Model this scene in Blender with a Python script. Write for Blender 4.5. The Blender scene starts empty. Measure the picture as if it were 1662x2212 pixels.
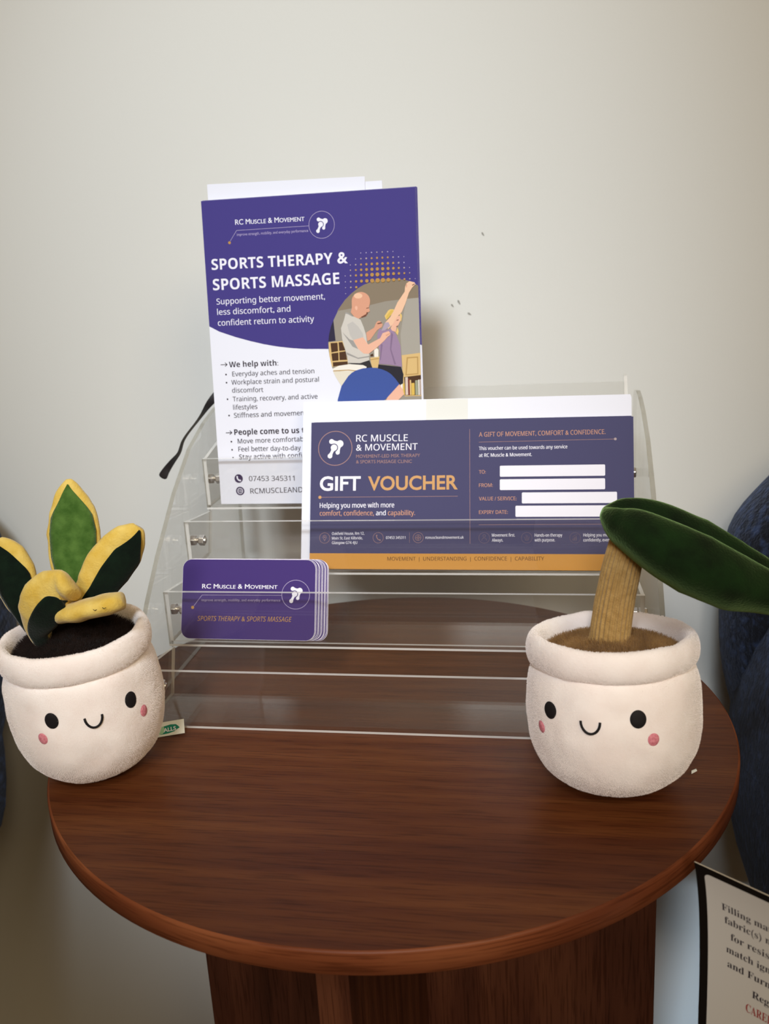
import bpy, bmesh, math, random
from mathutils import Vector, Matrix, noise

random.seed(7)
scene = bpy.context.scene
COL = scene.collection
PI = math.pi

# ---------------------------------------------------------------- camera
def look_matrix(loc, yaw, pitch, roll):
    fwd = Vector((math.sin(yaw)*math.cos(pitch), math.cos(yaw)*math.cos(pitch), -math.sin(pitch)))
    r = Vector((math.cos(yaw), -math.sin(yaw), 0)); u = r.cross(fwd)
    c, s = math.cos(roll), math.sin(roll)
    r2 = c*r + s*u; u2 = -s*r + c*u
    m = Matrix((r2, u2, -fwd)).transposed().to_4x4(); m.translation = Vector(loc)
    return m
cam_data = bpy.data.cameras.new('camera')
cam_data.sensor_width = 36.0
cam_data.lens = 33.357
cam_data.clip_start = 0.02
cam_data.dof.use_dof = True
cam_data.dof.focus_distance = 0.53
cam_data.dof.aperture_fstop = 13.0
cam = bpy.data.objects.new('camera', cam_data)
COL.objects.link(cam)
cam.matrix_world = look_matrix((0.09698, -0.51137, 0.75663), -0.1811, 0.27687, -0.05791)
scene.camera = cam

# ---------------------------------------------------------------- world, lights, exposure
scene.view_settings.view_transform = 'Standard'
scene.view_settings.look = 'None'
scene.view_settings.exposure = 0.0
scene.view_settings.gamma = 1.0
scene.cycles.transparent_max_bounces = 48
scene.cycles.max_bounces = 10
scene.cycles.sample_clamp_indirect = 6.0

world = bpy.data.worlds.new('world')
scene.world = world
world.use_nodes = True
bgn = world.node_tree.nodes['Background']
bgn.inputs[0].default_value = (1.0, 0.66, 0.30, 1)
bgn.inputs[1].default_value = 0.19

def lamp(name, kind, loc, target, energy, color, size=0.3, size_y=None, blend=None, angle=None):
    d = bpy.data.lights.new(name, kind)
    d.energy = energy; d.color = color
    if kind == 'AREA':
        d.size = size
        if size_y: d.shape = 'RECTANGLE'; d.size_y = size_y
    else:
        d.shadow_soft_size = size
    if kind == 'SPOT':
        d.spot_size = angle; d.spot_blend = blend
    o = bpy.data.objects.new(name, d); COL.objects.link(o)
    o.location = loc
    o.rotation_euler = (Vector(target) - Vector(loc)).to_track_quat('-Z', 'Y').to_euler()
    return o
# added fill lamps out of view, each set to brighten one region
lamp('warm_fill_light', 'AREA', (1.15, -1.62, 2.02), (0.0, 0.1, 0.55), 17, (1.0, 0.83, 0.56), 0.8, 0.8)  # added warm fill from the right front, not an actual window
lamp('upper_wall_fill_spot', 'SPOT', (-0.06, -1.45, 2.0), (-0.105, 0.26, 0.715), 176, (0.81, 0.91, 1.0), 0.16, blend=1.0, angle=math.radians(28.5))  # added cool spot, makes the upper wall brighter than the lower
lamp('table_fill_spot', 'SPOT', (0.12, -1.95, 1.62), (0.0, -0.10, 0.56), 92, (1.0, 0.95, 0.91), 0.16, blend=1.0, angle=math.radians(18.4))  # added frontal spot that lifts the pots and table top
cool_fill = lamp('low_cool_fill_light', 'AREA', (1.7, -0.9, 0.05), (0.20, 0.26, -0.05), 0.75, (0.58, 0.78, 1.0), 0.30, 0.14)  # added low bluish lamp for the wall patch under the table's right side
cool_fill.data.spread = math.radians(24)

# ---------------------------------------------------------------- materials
def lin(c):
    return tuple(((x/255.0)/12.92 if x/255.0 <= 0.04045 else ((x/255.0+0.055)/1.055)**2.4) for x in c) + (1.0,)
def N(nt, typ, x=0, **kw):
    n = nt.nodes.new(typ)
    for k, v in kw.items(): setattr(n, k, v)
    return n
def base_mat(name, srgb, rough=0.6, spec=0.5, coat=0.0, sheen=0.0, metallic=0.0):
    m = bpy.data.materials.new(name); m.use_nodes = True
    b = m.node_tree.nodes['Principled BSDF']
    b.inputs['Base Color'].default_value = lin(srgb)
    b.inputs['Roughness'].default_value = rough
    b.inputs['Specular IOR Level'].default_value = spec
    b.inputs['Coat Weight'].default_value = coat
    b.inputs['Sheen Weight'].default_value = sheen
    b.inputs['Metallic'].default_value = metallic
    return m
def add_noise(m, c1, c2, scale, detail=4, lo=0.35, hi=0.65, bump=0.0, bscale=None, dist=0.001, mapping=(1,1,1), coord='Object'):
    nt = m.node_tree; b = nt.nodes['Principled BSDF']
    tc = N(nt, 'ShaderNodeTexCoord'); mp = N(nt, 'ShaderNodeMapping'); mp.inputs['Scale'].default_value = mapping
    nt.links.new(tc.outputs[coord], mp.inputs[0])
    nz = N(nt, 'ShaderNodeTexNoise'); nz.inputs['Scale'].default_value = scale; nz.inputs['Detail'].default_value = detail
    nt.links.new(mp.outputs[0], nz.inputs['Vector'])
    if c1 is not None:
        cr = N(nt, 'ShaderNodeValToRGB')
        cr.color_ramp.elements[0].position = lo; cr.color_ramp.elements[0].color = lin(c1)
        cr.color_ramp.elements[1].position = hi; cr.color_ramp.elements[1].color = lin(c2)
        nt.links.new(nz.outputs['Fac'], cr.inputs[0]); nt.links.new(cr.outputs[0], b.inputs['Base Color'])
    if bump:
        n2 = nz
        if bscale:
            n2 = N(nt, 'ShaderNodeTexNoise'); n2.inputs['Scale'].default_value = bscale; n2.inputs['Detail'].default_value = 6
            nt.links.new(mp.outputs[0], n2.inputs['Vector'])
        bp = N(nt, 'ShaderNodeBump'); bp.inputs['Strength'].default_value = bump; bp.inputs['Distance'].default_value = dist
        nt.links.new(n2.outputs['Fac'], bp.inputs['Height']); nt.links.new(bp.outputs[0], b.inputs['Normal'])
    return m
def wood(name, c1, c2, c3, axis, rough=0.38):
    """walnut laminate: long streaks along one axis plus fine pores"""
    m = base_mat(name, c2, rough, 0.16)
    nt = m.node_tree; b = nt.nodes['Principled BSDF']
    tc = N(nt, 'ShaderNodeTexCoord'); src = tc.outputs['Object']
    if axis == 'ring':                       # edge banding: the grain runs round the rim
        sp = N(nt, 'ShaderNodeSeparateXYZ'); nt.links.new(src, sp.inputs[0])
        at = N(nt, 'ShaderNodeMath', operation='ARCTAN2'); ng = N(nt, 'ShaderNodeMath', operation='MULTIPLY'); ng.inputs[1].default_value = -1.0; nt.links.new(sp.outputs[1], ng.inputs[0])
        nt.links.new(sp.outputs[0], at.inputs[0]); nt.links.new(ng.outputs[0], at.inputs[1])
        ml = N(nt, 'ShaderNodeMath', operation='MULTIPLY'); ml.inputs[1].default_value = 0.2; nt.links.new(at.outputs[0], ml.inputs[0])
        cb = N(nt, 'ShaderNodeCombineXYZ'); nt.links.new(ml.outputs[0], cb.inputs[0]); nt.links.new(sp.outputs[2], cb.inputs[2])
        src = cb.outputs[0]; axis = 'x'
    def nz(sc, scale, det, dist=0.0):
        mp = N(nt, 'ShaderNodeMapping'); mp.inputs['Scale'].default_value = sc
        if axis == 'x': mp.inputs['Rotation'].default_value = (0, 0, 0.06)
        nt.links.new(src, mp.inputs[0])
        t = N(nt, 'ShaderNodeTexNoise'); t.inputs['Scale'].default_value = scale; t.inputs['Detail'].default_value = det
        t.inputs['Distortion'].default_value = dist
        nt.links.new(mp.outputs[0], t.inputs['Vector']); return t
    s = {'x': (1.3, 14, 14), 'z': (14, 14, 0.8)}[axis]
    f = {'x': (34, 800, 800), 'z': (800, 800, 34)}[axis]
    big = nz(s, 2.2, 5, 0.9); fine = nz(f, 1.0, 4)
    # growth rings cut lengthwise: warped bands give the long cathedral figure
    mp = N(nt, 'ShaderNodeMapping'); mp.inputs['Scale'].default_value = {'x': (0.5, 5.0, 5.0), 'z': (5.0, 5.0, 0.35)}[axis]
    nt.links.new(src, mp.inputs[0])
    rings = N(nt, 'ShaderNodeTexWave', wave_type='RINGS', rings_direction='Z' if axis == 'x' else 'X')
    rings.inputs['Scale'].default_value = 5.5; rings.inputs['Distortion'].default_value = 3.2; rings.inputs['Detail'].default_value = 4
    rings.inputs['Detail Scale'].default_value = 1.2
    nt.links.new(mp.outputs[0], rings.inputs['Vector'])
    mf = N(nt, 'ShaderNodeMix', data_type='FLOAT'); mf.inputs[0].default_value = 0.14
    nt.links.new(big.outputs['Fac'], mf.inputs[2]); nt.links.new(rings.outputs['Fac'], mf.inputs[3])
    cr = N(nt, 'ShaderNodeValToRGB'); e = cr.color_ramp.elements
    e[0].position = 0.28; e[0].color = lin(c1); e[1].position = 0.72; e[1].color = lin(c3)
    k = e.new(0.5); k.color = lin(c2)
    nt.links.new(mf.outputs[0], cr.inputs[0])
    cr2 = N(nt, 'ShaderNodeValToRGB'); cr2.color_ramp.elements[0].position = 0.36; cr2.color_ramp.elements[0].color = (0.55, 0.5, 0.48, 1)
    cr2.color_ramp.elements[1].position = 0.5; cr2.color_ramp.elements[1].color = (1, 1, 1, 1)
    nt.links.new(fine.outputs['Fac'], cr2.inputs[0])
    mx = N(nt, 'ShaderNodeMix', data_type='RGBA', blend_type='MULTIPLY'); mx.inputs[0].default_value = 0.8
    nt.links.new(cr.outputs[0], mx.inputs[6]); nt.links.new(cr2.outputs[0], mx.inputs[7])
    nt.links.new(mx.outputs[2], b.inputs['Base Color'])
    bp = N(nt, 'ShaderNodeBump'); bp.inputs['Strength'].default_value = 0.12; bp.inputs['Distance'].default_value = 0.0004
    nt.links.new(fine.outputs['Fac'], bp.inputs['Height']); nt.links.new(bp.outputs[0], b.inputs['Normal'])
    return m
def acrylic(name, tint, haze, gloss=1.0, milk=(0.85, 0.83, 0.8, 1)):
    """thin clear sheet: straight transmission, Fresnel reflection, a trace of surface haze"""
    m = bpy.data.materials.new(name); m.use_nodes = True
    nt = m.node_tree; nt.nodes.clear()
    out = N(nt, 'ShaderNodeOutputMaterial')
    tr = N(nt, 'ShaderNodeBsdfTransparent'); tr.inputs[0].default_value = tint
    gl = N(nt, 'ShaderNodeBsdfGlossy'); gl.inputs['Roughness'].default_value = 0.03; gl.inputs['Color'].default_value = (gloss, gloss, gloss, 1)
    fr = N(nt, 'ShaderNodeFresnel')
    ge = N(nt, 'ShaderNodeNewGeometry'); mr = N(nt, 'ShaderNodeMapRange')      # the same reflectance on either side of the sheet
    mr.inputs[3].default_value = 1.45; mr.inputs[4].default_value = 1/1.45
    nt.links.new(ge.outputs['Backfacing'], mr.inputs[0]); nt.links.new(mr.outputs[0], fr.inputs[0])
    df = N(nt, 'ShaderNodeBsdfDiffuse'); df.inputs[0].default_value = milk
    m1 = N(nt, 'ShaderNodeMixShader'); m1.inputs[0].default_value = haze
    nt.links.new(tr.outputs[0], m1.inputs[1]); nt.links.new(df.outputs[0], m1.inputs[2])
    m2 = N(nt, 'ShaderNodeMixShader')
    nt.links.new(fr.outputs[0], m2.inputs[0]); nt.links.new(m1.outputs[0], m2.inputs[1]); nt.links.new(gl.outputs[0], m2.inputs[2])
    nt.links.new(m2.outputs[0], out.inputs[0])
    return m

WALL = base_mat('wall_paint', (216, 214, 208), 0.75, 0.25)
def wall_nodes(m):
    nt = m.node_tree; b = nt.nodes['Principled BSDF']
    tc = N(nt, 'ShaderNodeTexCoord')
    nz = N(nt, 'ShaderNodeTexNoise'); nz.inputs['Scale'].default_value = 420; nz.inputs['Detail'].default_value = 3
    nt.links.new(tc.outputs['Object'], nz.inputs['Vector'])
    bp = N(nt, 'ShaderNodeBump'); bp.inputs['Strength'].default_value = 0.10; bp.inputs['Distance'].default_value = 0.0006
    nt.links.new(nz.outputs['Fac'], bp.inputs['Height']); nt.links.new(bp.outputs[0], b.inputs['Normal'])
wall_nodes(WALL)
FLOOR = add_noise(base_mat('carpet', (110, 96, 80), 0.95, 0.1), (98, 84, 68), (126, 110, 90), 300, bump=0.4, dist=0.003)
WOOD_TOP = wood('walnut_top', (77, 38, 19), (90, 48, 23), (103, 59, 29), 'x', 0.42)
WOOD_EDGE = wood('walnut_edge', (88, 44, 26), (114, 62, 37), (142, 86, 54), 'ring', 0.40)
WOOD_LEG = wood('walnut_panel', (54, 29, 20), (76, 42, 29), (98, 58, 39), 'z', 0.45)
ACR = acrylic('clear_acrylic', (0.975, 0.975, 0.97, 1), 0.006)
ACR_EDGE = acrylic('acrylic_cut_edge', (0.86, 0.85, 0.82, 1), 0.58)  # milky pale colour stands in for light piped out at the edges
ACR_SIDE = acrylic('acrylic_panel_edge', (0.72, 0.70, 0.64, 1), 0.22, 1.0, (0.45, 0.43, 0.38, 1))
CHROME = base_mat('chrome', (238, 238, 240), 0.28, 0.5, metallic=1.0)
PAPER = base_mat('white_paper', (222, 222, 232), 0.7, 0.3)
PAPER_EDGE = base_mat('paper_edge', (228, 222, 234), 0.8, 0.2)
RIBBON = base_mat('black_ribbon', (20, 12, 14), 0.55, 0.4, sheen=0.3)
INKC = {
 'white': (226, 224, 234), 'pale': (170, 158, 190), 'gold': (176, 134, 72), 'tan': (165, 148, 150), 'ink': (48, 40, 52), 'deep': (50, 32, 72),
 'purple': (66, 57, 124), 'navy': (67, 65, 98), 'violet': (64, 46, 108), 'copper': (156, 122, 118), 'copper2': (190, 140, 116), 'amber': (194, 148, 98),
 'dim': (112, 94, 104), 'brown': (92, 56, 22), 'band': (196, 140, 62), 'red': (170, 40, 30),
 'ph_wall': (146, 138, 126), 'ph_ceil': (130, 116, 98), 'ph_wall2': (160, 154, 144), 'ph_door': (46, 42, 62), 'ph_wood': (206, 174, 118), 'ph_wood2': (176, 142, 88),
 'ph_dark': (74, 50, 34), 'ph_white': (226, 220, 210), 'ph_bed': (214, 206, 190), 'ph_bk1': (206, 186, 172), 'ph_bk2': (120, 50, 45), 'ph_bk3': (206, 172, 84), 'ph_bk4': (150, 152, 128),
 'ph_pants': (42, 40, 48), 'ph_pants2': (50, 47, 49), 'ph_purple': (148, 124, 152), 'ph_purple2': (126, 104, 132), 'ph_purple3': (166, 152, 168), 'ph_hair': (218, 184, 112),
 'ph_skin': (222, 172, 148), 'ph_skin2': (206, 150, 124), 'ph_skin3': (226, 184, 154), 'ph_brow': (110, 70, 56), 'ph_shirt': (196, 190, 182), 'ph_shirt2': (150, 146, 142), 'ph_shirt3': (182, 177, 172), 'ph_blue': (62, 82, 148),
 'tgreen': (40, 130, 108), 'tpale': (160, 200, 165), 'black': (26, 22, 20),
}
INK = {}
def ink(n):
    if n not in INK: INK[n] = base_mat('ink_' + n, INKC[n], 0.6, 0.12)
    return INK[n]

# ---------------------------------------------------------------- object helpers
class MB:
    def __init__(s): s.v = []; s.f = []; s.m = []; s.mats = []; s.smooth = []
    def mi(s, mat):
        if mat not in s.mats: s.mats.append(mat)
        return s.mats.index(mat)
    def add(s, verts, faces, mat, smooth=False):
        o = len(s.v); k = s.mi(mat)
        s.v += [tuple(p) for p in verts]
        for f in faces: s.f.append(tuple(i + o for i in f)); s.m.append(k); s.smooth.append(smooth)
    def box(s, a, b, mat):
        (x0, y0, z0), (x1, y1, z1) = a, b
        s.add([(x0,y0,z0),(x1,y0,z0),(x1,y1,z0),(x0,y1,z0),(x0,y0,z1),(x1,y0,z1),(x1,y1,z1),(x0,y1,z1)],
              [(0,3,2,1),(4,5,6,7),(0,1,5,4),(1,2,6,5),(2,3,7,6),(3,0,4,7)], mat)
    def prism(s, pts, fn0, fn1, mat, edge=None, smooth_edge=False):
        """closed polygon pts -> solid between fn0(p) and fn1(p)"""
        n = len(pts)
        s.add([fn0(p) for p in pts], [tuple(range(n))], mat)
        s.add([fn1(p) for p in pts], [tuple(reversed(range(n)))], mat)
        s.add([fn0(p) for p in pts] + [fn1(p) for p in pts], [(i, n + i, n + (i+1) % n, (i+1) % n) for i in range(n)], edge or mat, smooth_edge)
    def grid(s, rows, mat, closed=False, smooth=True):
        n = len(rows[0]); vs = [p for r in rows for p in r]; fs = []
        for i in range(len(rows)-1):
            for j in range(n if closed else n-1):
                a, b = i*n + j, i*n + (j+1) % n
                fs.append((a, b, b + n, a + n))
        s.add(vs, fs, mat, smooth)
    def lathe(s, prof, mat, seg=48, c=(0,0,0), smooth=True):
        rows = [[(c[0]+r*math.cos(2*PI*k/seg), c[1]+r*math.sin(2*PI*k/seg), c[2]+z) for k in range(seg)] for r, z in prof]
        s.grid(rows, mat, True, smooth)
    def tube(s, pts, rad, mat, seg=10, caps=True, up=(0.13, 0.2, 0.97)):
        pts = [Vector(p) for p in pts]; rows = []
        up = Vector(up)
        for i, p in enumerate(pts):
            t = (pts[min(i+1, len(pts)-1)] - pts[max(i-1, 0)]).normalized()
            a = t.cross(up)
            if a.length < 1e-3: a = t.cross(Vector((1, 0, 0)))
            a.normalize(); b = t.cross(a)
            r = rad[i] if isinstance(rad, (list, tuple)) else rad
            rows.append([tuple(p + r*(math.cos(2*PI*k/seg)*a + math.sin(2*PI*k/seg)*b)) for k in range(seg)])
        s.grid(rows, mat, True)
        if caps:
            s.add(rows[0], [tuple(reversed(range(seg)))], mat); s.add(rows[-1], [tuple(range(seg))], mat)
    def build(s, name, parent=None, fix=True):
        me = bpy.data.meshes.new(name)
        me.from_pydata(s.v, [], s.f)
        for m in s.mats: me.materials.append(m)
        me.polygons.foreach_set('material_index', s.m)
        me.polygons.foreach_set('use_smooth', s.smooth)
        me.update()
        if fix:
            bm = bmesh.new(); bm.from_mesh(me)
            bmesh.ops.remove_doubles(bm, verts=bm.verts, dist=1e-6)
            bmesh.ops.recalc_face_normals(bm, faces=bm.faces)
            bm.to_mesh(me); bm.free()
        o = bpy.data.objects.new(name, me); COL.objects.link(o)
        if parent: o.parent = parent
        return o
def tag(o, label=None, cat=None, group=None, kind=None):
    if label: o['label'] = label
    if cat: o['category'] = cat
    if group: o['group'] = group
    if kind: o['kind'] = kind
    return o
def thing(name, loc, label, cat, group=None, rot=None):
    o = bpy.data.objects.new(name, None); COL.objects.link(o)
    o.empty_display_size = 0.02
    if rot is not None:
        m = rot.to_4x4(); m.translation = Vector(loc); o.matrix_world = m
    else: o.location = loc
    return tag(o, label, cat, group)
def copy_tree(o, parent=None):
    c = o.copy(); COL.objects.link(c); c.parent = parent
    for ch in [x for x in COL.objects if x.parent == o]: copy_tree(ch, c)
    return c
def bevel(o, w, seg=2):
    md = o.modifiers.new('bevel', 'BEVEL'); md.width = w; md.segments = seg; md.limit_method = 'ANGLE'; md.angle_limit = math.radians(40)
    return o
def rrect(x0, y0, x1, y1, r, n=6):
    out = []
    for cx, cy, a0 in ((x1-r, y0+r, -PI/2), (x1-r, y1-r, 0), (x0+r, y1-r, PI/2), (x0+r, y0+r, PI)):
        for k in range(n+1):
            a = a0 + PI/2*k/n; out.append((cx + r*math.cos(a), cy + r*math.sin(a)))
    return out

# ---------------------------------------------------------------- printing (text, rules, dots, logos) on flat sheets
def conv(t, style):
    base = {'b': (0x1D5D4, 0x1D5EE), 's': (0x1D400, 0x1D41A), 'm': (0x1D5A0, 0x1D5BA), 'm2': (0x1D5A0, 0x1D5BA), 'i': (0x1D608, 0x1D622)}.get(style)
    if not base: return t
    out = ''
    for ch in t:
        if 'A' <= ch <= 'Z': out += chr(base[0] + ord(ch) - 65)
        elif 'a' <= ch <= 'z': out += chr(base[1] + ord(ch) - 97)
        elif '0' <= ch <= '9' and style != 's': out += chr((0x1D7EC if style == 'b' else 0x1D7E2) + ord(ch) - 48)
        else: out += ch
    return out
OFFS = {'h': 0.022, 's': -0.003}          # stroke weight changes
DOUBLE = {'m2': 0.028, 'c': 0.022, 'm': 0.010}   # heavier print: the lettering laid down twice, a hair apart
def text_mesh(t, style):
    cu = bpy.data.curves.new('lettering', 'FONT')
    cu.body = conv(t, style); cu.resolution_u = 4; cu.offset = OFFS.get(style, 0.0)
    if style == 'c':
        cu.small_caps_scale = 0.8
        for i in range(len(cu.body_format)): cu.body_format[i].use_small_caps = True
    o = bpy.data.objects.new('lettering', cu); COL.objects.link(o)
    dg = bpy.context.evaluated_depsgraph_get()
    me = o.evaluated_get(dg).to_mesh()
    vs = [tuple(v.co) for v in me.vertices]; fs = [tuple(p.vertices) for p in me.polygons]
    o.evaluated_get(dg).to_mesh_clear()
    bpy.data.objects.remove(o); bpy.data.curves.remove(cu)
    return vs, fs
CAPH = {}
def cap_height(style):
    k = style if style in ('b', 's', 'm', 'i') else ('m' if style == 'm2' else 'r')
    if k not in CAPH:
        vs, _ = text_mesh('H', k); CAPH[k] = max(v[1] for v in vs) - min(v[1] for v in vs)
    return CAPH[k]
LOGO = {'n1': (-0.22, 0.40, 0.145), 'n2': (0.285, 0.265, 0.205), 'n3': (0.15, -0.25, 0.125), 'n4': (-0.073, 0.035, 0.19), 'n5': (-0.305, -0.45, 0.14)}
class Ink:
    """collects flat print layers in sheet coordinates (mm) and links them as one mesh"""
    def __init__(s, umax=None): s.mb = MB(); s.z = 0.00004; s.umax = umax
    def lay(s, pts, faces, col):
        um = s.umax
        s.mb.add([((min(max(p[0], 0.02), um) if um else p[0])/1000, p[1]/1000, s.z) for p in pts], faces, ink(col)); s.z += 0.000007
    def item(s, it):
        k = it[0]
        if k == 't':
            _, t, u, v, w, h, ang, col, st = it
            vs, fs = text_mesh(t, st)
            x0 = min(p[0] for p in vs); x1 = max(p[0] for p in vs)
            sx = w/(x1-x0); sy = h/cap_height(st); c, sn = math.cos(ang), math.sin(ang)
            s.lay([(u + c*(p[0]-x0)*sx - sn*p[1]*sy, v + sn*(p[0]-x0)*sx + c*p[1]*sy) for p in vs], fs, col)
            if st in DOUBLE: s.lay([(u + c*(p[0]-x0+DOUBLE[st])*sx - sn*p[1]*sy, v + sn*(p[0]-x0)*sx + c*p[1]*sy) for p in vs], fs, col)
        elif k == 'p': s.lay(it[1], [tuple(range(len(it[1])))], it[2])
        elif k == 'b':
            p = it[1]; (x0, y0), (x1, y1) = p[3], p[1]
            q = rrect(x0, (p[3][1]+p[2][1])/2, x1, (p[0][1]+p[1][1])/2, 0.7); s.lay(q, [tuple(range(len(q)))], it[2])
        elif k == 'P': s.lay(list(it[1]) + [(148.5, it[1][-1][1]), (148.5, 209.95), (0.0, 209.95)], [tuple(range(len(it[1])+3))], it[2])
        elif k == 'l':
            pts = it[1]; w = it[2]/2
            for a, b in zip(pts[:-1], pts[1:]):
                dx, dy = b[0]-a[0], b[1]-a[1]; L = math.hypot(dx, dy) or 1; nx, ny = -dy/L*w, dx/L*w; ex, ey = dx/L*w*0.8, dy/L*w*0.8
                s.lay([(a[0]+nx-ex, a[1]+ny-ey), (a[0]-nx-ex, a[1]-ny-ey), (b[0]-nx+ex, b[1]-ny+ey), (b[0]+nx+ex, b[1]+ny+ey)], [(0, 1, 2, 3)], it[3])
        elif k == 'd':
            _, u, v, r, rw, col = it; n = 12 if r < 1.2 else 40
            c = [(math.cos(2*PI*i/n), math.sin(2*PI*i/n)) for i in range(n)]
            if rw: s.lay([(u+(r+rw/2)*x, v+(r+rw/2)*y) for x, y in c] + [(u+(r-rw/2)*x, v+(r-rw/2)*y) for x, y in c], [(i, (i+1) % n, n+(i+1) % n, n+i) for i in range(n)], col)
            else: s.lay([(u+r*x, v+r*y) for x, y in c], [tuple(range(n))], col)
        elif k == 'g':
            _, u, v, r, fg, bg = it
            def disc(q, g, col, extra=0): s.item(('d', u+q[0]*r, v+q[1]*r, (q[2]+extra)*r, 0, col))
            def link(a, b, wa, wb, col):
                dx, dy = b[0]-a[0], b[1]-a[1]; L = math.hypot(dx, dy); nx, ny = -dy/L, dx/L; pts = []
                for sg, seq in ((1, range(9)), (-1, range(8, -1, -1))):
                    for i in seq:
                        t = i/8; w = (wa*(1-t) + wb*t)*(1 - 0.42*math.sin(PI*t))
                        pts.append((u+(a[0]+dx*t+sg*nx*w)*r, v+(a[1]+dy*t+sg*ny*w)*r))
                s.lay(pts, [tuple(range(len(pts)))], col)
            L = LOGO
            link(L['n1'], L['n2'], 0.13, 0.2, fg); link(L['n2'], L['n3'], 0.19, 0.115, fg)
            for n in ('n1', 'n2', 'n3'): disc(L[n], 1, fg)
            link((-0.12, 0.3), (0.12, 0.12), 0.12, 0.12, fg)
            disc(L['n4'], 1, bg, 0.055); link(L['n4'], L['n5'], 0.19, 0.15, bg)
            link(L['n4'], L['n5'], 0.165, 0.125, fg); disc(L['n4'], 1, fg); disc(L['n5'], 1, fg)
    def build(s, name, parent): return s.mb.build(name, parent, fix=False)
def print_art(art, parent, umax=None):
    for part, items in art.items():
        k = Ink(umax)
        if part == 'purple_field': k.z = 0.00002
        for it in items: k.item(it)
        k.build(part, parent)
def frame(a, b):
    a = Vector(a).normalized(); b = (Vector(b) - a*a.dot(Vector(b))).normalized(); n = a.cross(b)
    return Matrix((a, b, n)).transposed()
def sheet_mesh(name, parent, pts, th, face_mat, edge_mat, z=0.0):
    mb = MB(); mb.prism([(p[0]/1000, p[1]/1000) for p in pts], lambda p: (p[0], p[1], z), lambda p: (p[0], p[1], z-th), face_mat, edge_mat)
    return mb.build(name, parent)

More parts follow.
